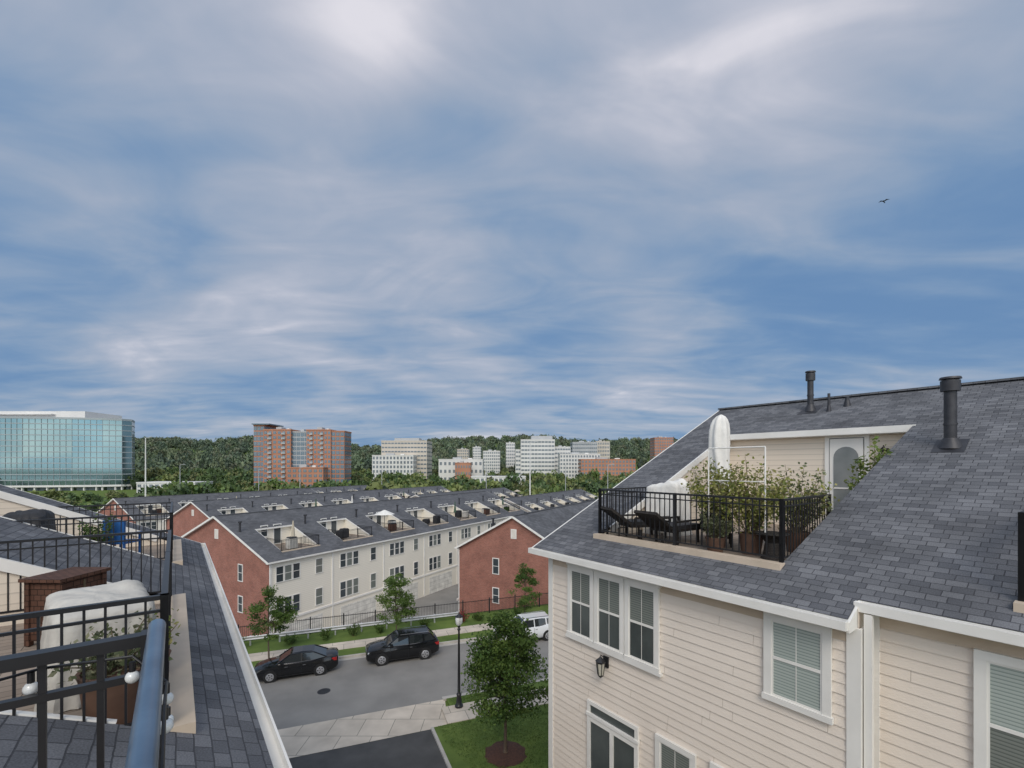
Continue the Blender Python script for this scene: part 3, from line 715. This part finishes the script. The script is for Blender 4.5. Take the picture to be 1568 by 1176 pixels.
    for xx in wx:
        for sg in(1,-1):
            Wm.cyl((xx,sg*(w-.3),wr_),(xx,sg*(w+.002),wr_),wr_+.06,wr_+.06,M_black,24)
            Wm.cyl((xx,sg*(w-.22),wr_),(xx,sg*(w+.015),wr_),wr_,wr_,M_tyre,24)
            Wm.cyl((xx,sg*(w+.01),wr_),(xx,sg*(w+.022),wr_),wr_*.70,wr_*.66,M_rim,20)
            Wm.cyl((xx,sg*(w+.018),wr_),(xx,sg*(w+.026),wr_),wr_*.10,wr_*.10,M_black,10)
            for j in range(5):
                a=2*math.pi*j/5; c=wr_*.42
                Wm.cyl((xx+c*math.cos(a),sg*(w+.018),wr_+c*math.sin(a)),(xx+c*math.cos(a),sg*(w+.025),wr_+c*math.sin(a)),wr_*.12,wr_*.12,M_black,6)
    Wm.build("wheels",e,smooth=40)
    D=MB(); f=st[1]; r=st[-2]
    for sg in(1,-1):
        D.box(f[0]-.28,f[0]-.02,sg*f[3]*.62,sg*(f[3]*.98),f[2]-.16,f[2]-.03,M_head)
        D.box(r[0]-.04,r[0]+.25,sg*r[3]*.62,sg*(r[3]*1.03),r[2]-.25,r[2]-.08,M_tail)
        D.box(.45,.62,sg*(w-.005),sg*(w+.012),gb[2]-.16,gb[2]-.13,M_chrome); D.box(-.55,-.38,sg*(w-.005),sg*(w+.012),gb[2]-.16,gb[2]-.13,M_chrome)
        D.box(-.98,.98,sg*(w-.01),sg*(w+.01),.26,.31,M_black)
        D.box(.86,.87,sg*(w-.01),sg*(w+.003),.34,gb[2]-.05,M_black); D.box(-.3,-.29,sg*(w-.01),sg*(w+.003),.34,gb[2]-.05,M_black)
    D.box(f[0]-.02,f[0]+.07,-f[3]*.45,f[3]*.45,f[2]-.22,f[2]-.08,M_chrome)
    D.box(st[-1][0]-.01,st[-1][0]+.03,-.26,.26,.62,.76,M_trim)
    D.build("lights_and_trim",e)
P_black=pm("black_paint",(.008,.009,.011),(.007,.007,.008),2,.12,spec=.6); P_white=pm("white_paint",(.78,.79,.80),(.74,.75,.76),2,.3,coat=.6)
car("parked_sedan",-2.75,31.4,P_black,'sedan'); car("parked_suv",3.75,31.45,P_black,'suv'); car("parked_suv",12.9,31.5,P_white,'suv')

# ------------------------------------------------------------------ other rows
E=(.864,-.503); D2=(.503,.864)
M_um=[pm("umbrella_green",(.06,.11,.07),(.05,.09,.06),4,.8),pm("umbrella_tan",(.50,.44,.34),(.42,.37,.29),4,.8),pm("umbrella_navy",(.05,.06,.09),(.04,.05,.07),4,.8)]
def rowhouses(origin,mode,nu,half,ze,zr,detail=1,uw=7.0,zg=-17,decks=True,name="brick_end_townhouse_row",brick=None):
    s=(zr-ze)/half
    if mode=='R': ang=math.atan2(.503,-.864); sgn=-1
    else: ang=math.atan2(-.503,.864); sgn=1
    e=empty(name,(origin[0],origin[1],0),ang)
    L=nu*uw; y0,y1=(-L,0) if sgn<0 else (0,L)
    ds=[]
    if decks:
        for i in range(nu):
            a=i*uw+2.2; b=i*uw+uw-.8
            if sgn<0: a,b=-b,-a
            ds.append((a,b,a,b))
    xdf=1.3 if decks else half*.3
    zff=roof_and_decks(e,y0,y1,[(y0,y1,0)],ze,s,half,ds,xdf,half*.66,zg,far=True,brick=brick or M_brick,sp=.16 if detail>1 else .3,rails=detail>0)
    T=MB()
    yg=(.35 if sgn>0 else -.35); sg=-1 if sgn>0 else 1
    wz=ze-.7
    window(T,'y',yg,sg,4.5,5.3,wz-1.65,wz,tr=.08); window(T,'y',yg,sg,4.5,5.3,wz-4.6,wz-3,tr=.08)
    wbox(T,'y',yg,sg,0,.05,half-.32,half+.32,zr-2.3,zr-1.35,M_trim)
    for i in range(7): wbox(T,'y',yg,sg,.05,.056,half-.24,half+.24,zr-2.2+i*.115,zr-2.16+i*.115,M_beige)
    if half>8: window(T,'y',yg,sg,half*1.4,half*1.4+.8,wz-4.6,wz-3,tr=.08)
    rr=random.Random(int(origin[0]*7+origin[1]))
    for i in range(nu):
        b0=i*uw
        for (a,w,k) in ((.9,2.5,3),(5.0,.9,1)):
            for (zt,h) in ((ze-.55,1.5),(ze-3.5,1.7)):
                for j in range(k):
                    p=b0+a+j*w/k; q_=p+w/k-.04
                    if sgn<0: p,q_=-q_,-p
                    window(T,'x',.27,-1,p,q_,zt-h,zt,tr=.07,glass=M_blind2 if rr.random()<.35 else M_glass2)
        p,q_=b0+1.0,b0+5.8
        if sgn<0:p,q_=-q_,-p
        wbox(T,'x',.27,-1,0,.03,p,q_,zg,zg+2.2,M_garage)
        p=b0 if sgn>0 else -b0
        if i>0: T.box(.2,.28,p-.07,p+.07,zg,ze-.15,M_trim)
        T.box(.19,.27,*( (b0,b0+uw) if sgn>0 else (-b0-uw,-b0) ),zg+2.6,zg+2.8,M_trim)
        if decks and detail>0:
            yc=(b0+4.2)*sgn; zdk=zff(xdf)
            r_=rr.random()
            if r_<.5:
                mt=rr.choice(M_um+[M_coverw]); xx=rr.uniform(2.4,4.2); yy=yc+rr.uniform(-1.2,1.2)
                T.cyl((xx,yy,zdk),(xx,yy,zdk+2.6),.03,.03,M_black,6)
                if rr.random()<.25: T.cyl((xx,yy,zdk+2.0),(xx,yy,zdk+2.55),1.25,.08,mt,8)
                else: T.cyl((xx,yy,zdk+1.0),(xx,yy,zdk+2.6),.2,.06,mt,8)
            for _ in range(2):
                xx=rr.uniform(1.9,4); yy=yc+rr.uniform(-1.6,1.6); m_=rr.choice([M_coverdk,M_cover,M_coverdk,M_wickerbr,LG[1]])
                hh=rr.uniform(.55,1.1)
                T.box(xx-.35,xx+.35,yy-.4,yy+.4,zdk+.05,zdk+hh,m_)
                T.box(xx-.3,xx+.3,yy-.35,yy+.35,zdk+hh,zdk+hh+.08,M_coverdk)
    T.box(.2,.29,*((.33,.5) if sgn>0 else (-.5,-.33)),zg,ze-.15,M_trim)
    for i in range(nu):
        yy=(i*uw+.7)*(sgn); xx=half*.62
        T.cyl((xx,yy,zff(xx)-.1),(xx,yy,zff(xx)+.9),.1,.1,M_pipe,8); T.cyl((xx,yy,zff(xx)+.85),(xx,yy,zff(xx)+1.0),.18,.18,M_pipe,8)
        if not decks:
            for (xx,yy) in ((half*.5,(i*uw+4)*sgn),(half*.8,(i*uw+2.5)*sgn)):
                T.cyl((xx,yy,zff(xx)-.1),(xx,yy,zff(xx)+.5),.06,.06,M_pipe,8)
    T.build("windows_and_garages",e)
P1=(-21.7,40.0)
def off(o,a,b): return (o[0]+a*E[0]+b*D2[0], o[1]+a*E[1]+b*D2[1])
rowhouses(P1,'R',7,9.15,-8.7,-5.04,2)
rowhouses((-6.05,48),'L',6,7.0,-8.76,-5.03,0,decks=False)
rowhouses(off(P1,-31,12),'R',6,9.15,-9.3,-5.7,1)
rowhouses(off(P1,-60,12),'R',6,9.15,-9.9,-6.3,1)
GS="siding_townhouse_row"
rowhouses(off(P1,0,56),'R',6,9.15,-10.4,-6.9,1,name=GS,brick=M_sidingfar)
rowhouses(off(P1,-28,60),'R',6,9.15,-10.8,-7.3,1,name=GS,brick=M_sidingfar)
rowhouses(off(P1,-56,62),'R',6,9.15,-11.0,-7.5,1)
rowhouses(off(P1,-84,60),'R',5,9.15,-11.0,-7.5,1,name=GS,brick=M_sidingfar)
rowhouses(off(P1,30,50),'R',7,9.15,-9.9,-6.4,1)
rowhouses(off(P1,60,45),'R',8,9.15,-9.9,-6.4,1,name=GS,brick=M_sidingfar)

# ------------------------------------------------------------------ far buildings
M_ggl=pm("curtain_glass",(.24,.35,.36),(.15,.24,.26),.03,.07,metal=.8)
M_mull=pm("mullion",(.32,.36,.38),(.28,.31,.33),.1,.5); M_off=pm("office_white",(.68,.67,.645),(.58,.57,.555),.05,.7)
M_tan=pm("office_tan",(.56,.50,.43),(.49,.44,.37),.05,.7); M_orange=pm("orange_brick",(.44,.21,.13),(.36,.165,.105),.1,.8)
M_fgl=pm("far_window",(.17,.20,.225),(.13,.155,.175),.1,.2); M_bgl=pm("blue_window",(.13,.19,.24),(.10,.15,.19),.1,.12)  # far_window lightened in colour to imitate haze over distance
M_grey=pm("grey_panel",(.42,.43,.44),(.36,.37,.38),.1,.7)
e=empty("glass_office_building")
pl=[(-450,278),(-400,281),(-350,285),(-315,290),(-288,295),(-272,299.5),(-263,304),(-260.5,309),(-268,320),(-291,345)]
mb=MB(); mm=MB()
nf=12; zb,zt=-13.5,30.5
for (a,b) in zip(pl[:-1],pl[1:]):
    mb.face([(a[0],a[1],zb),(b[0],b[1],zb),(b[0],b[1],zt),(a[0],a[1],zt)],M_ggl)
    for i in range(nf+1):
        z=zb+(zt-zb)*i/nf; mm.bar((a[0],a[1]-.1,z),(b[0],b[1]-.1,z),.5,.55 if i<nf else 1.3,M_mull)
    L=math.hypot(b[0]-a[0],b[1]-a[1]); k=max(1,int(L/3.2))
    for i in range(k):
        f=i/k; mm.box(a[0]+(b[0]-a[0])*f-.06,a[0]+(b[0]-a[0])*f+.06,a[1]+(b[1]-a[1])*f-.25,a[1]+(b[1]-a[1])*f,zb,zt,M_mull)
    mm.face([(a[0]+1,a[1]+2,-17),(b[0]-1,b[1]+2,-17),(b[0]-1,b[1]+2,zb),(a[0]+1,a[1]+2,zb)],M_fgl)
    for i in range(0,k,2):
        f=i/k; X=a[0]+(b[0]-a[0])*f; Y=a[1]+(b[1]-a[1])*f; mm.box(X-.4,X+.4,Y-.6,Y+.4,-17,zb,M_off)
    mm.bar((a[0],a[1]-.5,zb-.3),(b[0],b[1]-.5,zb-.3),1.5,1.2,M_off)
mb.face([(p[0],p[1],zt) for p in pl]+[(-450,345,zt)],M_grey)
mb.box(-450,-290,306,335,zt,36.5,M_off); mb.box(-450,-310,303,336,34,34.6,M_off)
mb.build("glass",e); mm.build("mullions",e)
def block(par,nm,x0,x1,y,dep,z0,z1,nfl,nb,wall,gl,band=False,wf=.6,hf=.55,bal=False):
    mb=MB(); mb.box(x0,x1,y,y+dep,z0,z1,wall)
    fh=(z1-z0)/nfl; d=.12
    for i in range(nfl):
        za=z0+fh*(i+.5-hf/2); zb_=z0+fh*(i+.5+hf/2)
        if band:
            mb.box(x0+.5,x1-.5,y-d,y+.1,za,zb_,gl); mb.box(x1-.1,x1+d,y+.5,y+dep-.5,za,zb_,gl); mb.box(x0-d,x0+.1,y+.5,y+dep-.5,za,zb_,gl)
            for j in range(1,nb): 
                xx=x0+(x1-x0)*j/nb; mb.box(xx-.25,xx+.25,y-d-.1,y-d,za,zb_,wall)
        else:
            bw=(x1-x0)/nb
            for j in range(nb):
                xa=x0+bw*(j+.5-wf/2); xb=x0+bw*(j+.5+wf/2)
                mb.box(xa,xb,y-d,y+.1,za,zb_,gl)
                mb.box((xa+xb)/2-.06,(xa+xb)/2+.06,y-d-.05,y-d,za,zb_,M_mull)
                if bal and (j%3==1): mb.box(xa-.3,xb+.3,y-1.3,y,za-.35,za-.15,M_off); mb.box(xa-.3,xb+.3,y-1.3,y-1.25,za-.15,za+.8,M_mull)
            n2=max(2,int(dep/bw))
            for j in range(n2):
                ya=y+dep*(j+.5-wf/2)/n2; yb=y+dep*(j+.5+wf/2)/n2
                mb.box(x1-.1,x1+d,ya,yb,za,zb_,gl); mb.box(x0-d,x0+.1,ya,yb,za,zb_,gl)
    mb.box(x0-.2,x1+.2,y-.2,y+dep+.2,z1,z1+.7,wall)
    w_=x1-x0
    if w_>9 and z1>-5:
        mb.box(x0+w_*.3,x0+w_*.5,y+dep*.3,y+dep*.6,z1+.7,z1+2.4,M_grey); mb.box(x0+w_*.65,x0+w_*.74,y+dep*.4,y+dep*.6,z1+.7,z1+1.8,M_off)
    mb.build(nm,par)
e=empty("apartment_tower")
block(e,"glass_corner",-160.5,-154,280,18,-17,24.3,13,3,M_orange,M_bgl,wf=.85,hf=.75)
block(e,"left_wing",-154,-137,279,18,-17,21.5,13,6,M_orange,M_bgl,bal=True)
block(e,"glass_wing",-137,-127,281,16,-17,20.3,13,4,M_grey,M_bgl,wf=.85,hf=.75)
block(e,"right_wing",-127,-112,278.5,16,-17,21.3,13,7,M_orange,M_bgl,bal=True)
block(e,"right_corner",-112,-104,279.5,12,-17,20.6,13,3,M_orange,M_bgl,wf=.8,hf=.7)
block(e,"podium",-136,-114,272,6.5,-17,-2,5,7,M_orange,M_fgl)
mb=MB(); mb.box(-161,-150,278.5,296,25.05,25.7,M_bgl); mb.build("rooftop",e)
e=empty("office_building")
block(e,"upper_block",-132,-86,455,30,-14,24,9,14,M_tan,M_fgl,band=True,hf=.35)
block(e,"front_block",-136,-96,438,16,-17,9,6,12,M_off,M_fgl,wf=.55,hf=.6)
mb=MB(); mb.box(-120,-95,460,475,24.75,27.5,M_grey); mb.build("penthouse",e)
e=empty("office_building")
block(e,"main",10,48,505,30,-17,28,10,10,M_off,M_fgl,band=True,hf=.42)
block(e,"right_step",48,66,508,26,-17,20,8,6,M_off,M_fgl,band=True,hf=.42); block(e,"left_step",4,10,508,24,-17,17,7,2,M_off,M_fgl,band=True,hf=.42)
mb=MB(); mb.box(22,46,512,528,28.75,33,M_grey); mb.build("penthouse",e)
def fb(name,*a,**k):
    e=empty(name); block(e,"main",*a,**k)
fb("office_building",-36,-15,560,20,-14,17,8,8,M_off,M_fgl)
fb("office_building",-8,4,600,20,-14,29,10,5,M_off,M_fgl)
fb("low_commercial_building",-70,-28,430,20,-17,5,3,10,M_off,M_fgl,wf=.5,hf=.4)
fb("low_commercial_building",-52,-38,412,12,-17,1.5,3,6,M_orange,M_fgl,wf=.5,hf=.4)
fb("office_building",78,110,580,24,-14,29,9,12,M_grey,M_fgl,band=True,hf=.4)
fb("office_building",112,130,600,22,-14,31,9,8,M_tan,M_fgl)
fb("brick_apartment_building",66,118,430,18,-17,5,6,16,M_orange,M_fgl)
fb("brick_apartment_building",50,92,470,18,-17,11,7,14,M_off,M_fgl)
fb("brick_apartment_building",190,215,600,20,-14,36,13,8,M_orange,M_fgl)
fb("office_building",-78,-62,640,20,-10,22,8,6,M_tan,M_fgl); fb("office_building",-60,-48,690,18,-5,27,8,5,M_off,M_fgl)
fb("office_building",140,165,760,22,-5,38,9,8,M_off,M_fgl)
fb("low_commercial_building",-225,-190,270,16,-17,-11,2,10,M_off,M_fgl)
fb("low_commercial_building",-30,10,330,16,-17,-9,2,12,M_off,M_fgl)
for (x,y,zt) in ((-122,150,9),(6,150,7.5),(-104,185,-2),(22,185,0),(-80,170,-1),(-52,180,-.5),(-10,175,0),(34,160,0),(-140,190,0)):
    mb=MB(); mb.cyl((0,0,-17),(0,0,zt),.26 if zt>5 else .16,.14 if zt>5 else .1,M_off if zt>5 else M_grey,10)
    mb.bar((0,0,zt),(1.8,0,zt+.3),.14,.12,M_grey); mb.box(1.3,2.3,-.2,.2,zt+.2,zt+.38,M_grey) ; mb.build("light_pole",None,(x,y,0))

# ------------------------------------------------------------------ forest
rng=np.random.default_rng(21)
tem=[]
for k in range(8):
    n=170; cl=rng.normal(size=(7,3)); cl/=np.linalg.norm(cl,axis=1)[:,None]; cl[:,2]=np.abs(cl[:,2])*.8-.1; cl*=.6
    d=rng.normal(size=(n,3)); d/=np.linalg.norm(d,axis=1)[:,None]
    P_=cl[rng.integers(0,7,n)]+d*(.30+.22*rng.random((n,1)))
    V,F=leaves(P_,.30,rng,.8); tem.append((V,F))
def fmass(name,pts,mats):
    Vs=[];Fs=[];Ms=[];o=0
    for (x,y,z,r,h) in pts:
        V,F=tem[rng.integers(0,8)]
        a=rng.uniform(0,6.28); c,s=math.cos(a),math.sin(a)
        W_=np.stack([(V[:,0]*c-V[:,1]*s)*r+x,(V[:,0]*s+V[:,1]*c)*r+y,V[:,2]*h*.62+z+h*.45],1)
        Vs.append(W_);Fs.append(F+o);o+=len(V); m=rng.integers(0,len(mats)-1); Ms.append(np.where(rng.random(len(F))<.9,m,rng.integers(0,len(mats)-1,len(F))))
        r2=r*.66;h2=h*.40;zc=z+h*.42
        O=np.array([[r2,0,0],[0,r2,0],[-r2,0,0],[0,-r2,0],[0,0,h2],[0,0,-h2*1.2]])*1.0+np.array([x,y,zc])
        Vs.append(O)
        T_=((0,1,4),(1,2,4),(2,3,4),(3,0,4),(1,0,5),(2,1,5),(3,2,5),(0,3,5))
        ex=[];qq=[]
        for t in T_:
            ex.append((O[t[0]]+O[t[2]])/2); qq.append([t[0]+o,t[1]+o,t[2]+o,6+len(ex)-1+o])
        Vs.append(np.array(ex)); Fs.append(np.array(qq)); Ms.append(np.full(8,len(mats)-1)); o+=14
    fastmesh(name,np.concatenate(Vs),np.concatenate(Fs),np.concatenate(Ms),mats)
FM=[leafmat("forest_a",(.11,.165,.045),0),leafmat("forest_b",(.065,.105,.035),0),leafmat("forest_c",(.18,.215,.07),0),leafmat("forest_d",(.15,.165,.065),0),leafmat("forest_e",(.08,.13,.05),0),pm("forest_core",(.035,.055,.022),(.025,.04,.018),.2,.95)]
FM2=[leafmat("forest_far_a",(.12,.165,.095),0),leafmat("forest_far_b",(.09,.13,.085),0),leafmat("forest_far_c",(.155,.19,.105),0),leafmat("forest_far_d",(.14,.155,.10),0),pm("forest_far_core",(.065,.09,.065),(.055,.075,.055),.02,.95)]  # duller, bluer greens: distance haze put into the far trees' colour
clear=[(-1.2,-.84,225,345),(-.60,-.34,240,305),(-.32,-.12,385,500),(-.03,.16,415,545),(-.1,-.02,480,585),(-.2,-.06,340,460),(.12,.3,370,640),(-.85,-.66,230,300),(-.1,.05,295,350),(-.14,-.06,560,720),(.17,.23,600,790)]
near=[];far=[]
def okp(x,y):
    a=x/y
    for (a0,a1,y0,y1) in clear:
        if a0<a<a1 and y0<y<y1: return False
    return True
while len(near)<1900:
    y=rng.uniform(158,600); a=rng.uniform(-1.25,.62); x=a*y
    if rng.random()>y/600+.3 or not okp(x,y): continue
    r=rng.uniform(2.8,6.8); h=rng.uniform(6,13)*(.85 if y<300 else 1)
    if rng.random()<.06: r*=1.2; h*=1.25
    if a<-.8 and y<240: h*=.55; r*=.7
    near.append((x,y,hill(x,y)-.5,r,h))
while len(far)<2300:
    y=rng.uniform(520,1560); a=rng.uniform(-1.2,.6); x=a*y
    if not okp(x,y): continue
    far.append((x,y,hill(x,y)-1,rng.uniform(6,13)*max(1,y/900),rng.uniform(10,28)))
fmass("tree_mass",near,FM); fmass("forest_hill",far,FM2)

# ------------------------------------------------------------------ bird
mb=MB(); Mb=pm("bird_feather",(.05,.045,.05),(.03,.03,.035),5,.8)
mb.rev([(-.16,.005),(-.1,.03),(0,.05),(.1,.035),(.16,.02),(.19,.004)],Mb,0,0,10)
mb.face([(.02,0,.08),(.2,.1,.1),(.45,.06,-.02),(.22,.08,-.04),(.02,0,-.06)],Mb); mb.face([(-.02,0,.08),(-.2,.1,.1),(-.42,.02,-.02),(-.22,.08,-.04),(-.02,0,-.06)],Mb)
mb.face([(-.03,0,-.12),(.03,0,-.12),(.06,0,-.26),(-.06,0,-.26)],Mb)
b=mb.build("flying_bird",None,(33,40,23.4)); b.rotation_euler=(1.35,.15,-1.0)

# ------------------------------------------------------------------ sky / world
w=bpy.data.worlds.new("World"); S.world=w; w.use_nodes=True; nt=w.node_tree
for n in list(nt.nodes): nt.nodes.remove(n)
out=N(nt,"ShaderNodeOutputWorld"); bg1=N(nt,"ShaderNodeBackground"); bg2=N(nt,"ShaderNodeBackground"); mix=N(nt,"ShaderNodeMixShader")
sky=N(nt,"ShaderNodeTexSky"); sky.sky_type='NISHITA'; sky.sun_disc=False
SUN_EL=math.radians(42); SUN_AZ=math.radians(180)
sky.sun_elevation=SUN_EL; sky.sun_rotation=SUN_AZ
nt.links.new(sky.outputs[0],bg1.inputs[0]); bg1.inputs[1].default_value=.07
tc=N(nt,"ShaderNodeTexCoord"); sp=N(nt,"ShaderNodeSeparateXYZ"); nrm=N(nt,"ShaderNodeVectorMath",operation='NORMALIZE')
nt.links.new(tc.outputs["Generated"],nrm.inputs[0]); nt.links.new(nrm.outputs[0],sp.inputs[0])
def MA(op,a,b=None,c=None,clamp=False):
    m=N(nt,"ShaderNodeMath",operation=op); m.use_clamp=clamp
    for i,v in enumerate((a,b,c)):
        if v is None: continue
        if isinstance(v,(int,float)): m.inputs[i].default_value=v
        else: nt.links.new(v,m.inputs[i])
    return m.outputs[0]
zc=MA('MAXIMUM',sp.outputs[2],0.0); h=MA('ADD',zc,.14)
px=MA('DIVIDE',sp.outputs[0],h); py=MA('DIVIDE',sp.outputs[1],h)
def cn(sx,sy,rot,scale,detail,dist,rough=.5,offs=(0,0)):
    cb=N(nt,"ShaderNodeCombineXYZ"); nt.links.new(px,cb.inputs[0]); nt.links.new(py,cb.inputs[1])
    mp=N(nt,"ShaderNodeMapping"); mp.inputs["Rotation"].default_value=(0,0,rot); mp.inputs["Scale"].default_value=(sx,sy,1); mp.inputs["Location"].default_value=(offs[0],offs[1],0)
    nt.links.new(cb.outputs[0],mp.inputs[0])
    n=N(nt,"ShaderNodeTexNoise"); n.inputs["Scale"].default_value=scale; n.inputs["Detail"].default_value=detail; n.inputs["Distortion"].default_value=dist; n.inputs["Roughness"].default_value=rough
    nt.links.new(mp.outputs[0],n.inputs[0]); return n.outputs["Fac"]
n1=cn(.55,1.0,.45,.95,3,.5,.45,(3.1,1.7)); n2=cn(.75,1.4,.55,2.1,4,.8,.5,(7.3,2.2)); n3=cn(.6,2.0,.25,2.6,5,.5,.55,(1,9)); n4=cn(1,1,.9,3.6,6,1.0,.55,(4,4))
v=MA('ADD',MA('MULTIPLY',MA('SUBTRACT',n1,.5),1.35),MA('MULTIPLY',MA('SUBTRACT',n2,.5),.85))
low=MA('SUBTRACT',1.0,MA('MULTIPLY',zc,2.0),clamp=True)
v=MA('ADD',v,MA('MULTIPLY',MA('SUBTRACT',n3,.5),MA('ADD',.08,MA('MULTIPLY',low,.55))))
v=MA('ADD',v,MA('MULTIPLY',MA('SUBTRACT',n4,.5),.20))
v=MA('ADD',v,.42)
v=MA('ADD',v,MA('MULTIPLY',zc,.24))
hz=MA('SUBTRACT',1.0,MA('MULTIPLY',zc,7.0),clamp=True)
v=MA('ADD',v,MA('MULTIPLY',hz,.10))
def blob(u,vv,k,A):
    d=Vector(((u-784)/690,1,(712-vv)/690)).normalized()
    dp=N(nt,"ShaderNodeVectorMath",operation='DOT_PRODUCT'); nt.links.new(nrm.outputs[0],dp.inputs[0]); dp.inputs[1].default_value=d
    return MA('MULTIPLY',MA('POWER',MA('MAXIMUM',dp.outputs["Value"],0.0),k),A)
for b_ in ((560,40,110,.36),(640,200,14,.06),(1150,190,40,.12),(130,230,70,.12),(1010,500,160,.26),(690,520,150,.12),(210,560,300,.28),
           (20,340,28,-.16),(1500,430,20,-.26),(600,400,90,-.08),(120,470,80,-.12),(60,60,30,-.06),(350,150,60,.05),(620,590,120,-.08)):
    v=MA('ADD',v,blob(*b_))
rp=N(nt,"ShaderNodeValToRGB"); e=rp.color_ramp.elements
e[0].position=0.0; e[0].color=(.135,.26,.475,1); e[1].position=1.0; e[1].color=(.84,.82,.88,1)
for p,c in ((.2,(.175,.30,.50)),(.4,(.265,.37,.53)),(.6,(.375,.44,.56)),(.75,(.475,.515,.62)),(.88,(.63,.64,.72))):
    k=e.new(p); k.color=rgba(c)
rp.color_ramp.interpolation='B_SPLINE'
nt.links.new(v,rp.inputs[0])
# unseen sky behind the camera, brightened and warmed to light the scene
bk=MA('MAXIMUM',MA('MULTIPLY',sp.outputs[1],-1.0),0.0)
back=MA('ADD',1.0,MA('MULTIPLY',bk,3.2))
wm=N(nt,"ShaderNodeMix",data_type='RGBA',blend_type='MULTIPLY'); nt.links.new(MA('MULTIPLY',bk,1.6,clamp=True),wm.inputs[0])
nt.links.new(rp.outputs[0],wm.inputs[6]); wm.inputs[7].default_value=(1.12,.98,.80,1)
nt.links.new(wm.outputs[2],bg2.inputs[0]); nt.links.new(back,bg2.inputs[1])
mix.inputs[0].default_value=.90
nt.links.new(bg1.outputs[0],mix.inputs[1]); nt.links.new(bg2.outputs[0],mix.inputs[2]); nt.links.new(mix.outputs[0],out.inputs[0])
ld=bpy.data.lights.new("sun","SUN"); ld.energy=1.35; ld.angle=math.radians(24); ld.color=(1,.92,.81)
lo=bpy.data.objects.new("sun",ld); COL.objects.link(lo)
sd=Vector((math.sin(SUN_AZ)*math.cos(SUN_EL),math.cos(SUN_AZ)*math.cos(SUN_EL),math.sin(SUN_EL)))
lo.rotation_euler=sd.to_track_quat('Z','Y').to_euler()
cd=bpy.data.cameras.new("camera"); cam=bpy.data.objects.new("camera",cd); COL.objects.link(cam)
cd.lens=15.84; cd.sensor_width=36; cd.shift_y=124/1568; cd.clip_start=.05; cd.clip_end=9000
cam.location=(0,0,0); cam.rotation_euler=(math.pi/2,0,0); S.camera=cam
S.view_settings.view_transform='Standard'; S.view_settings.look='None'; S.view_settings.exposure=0
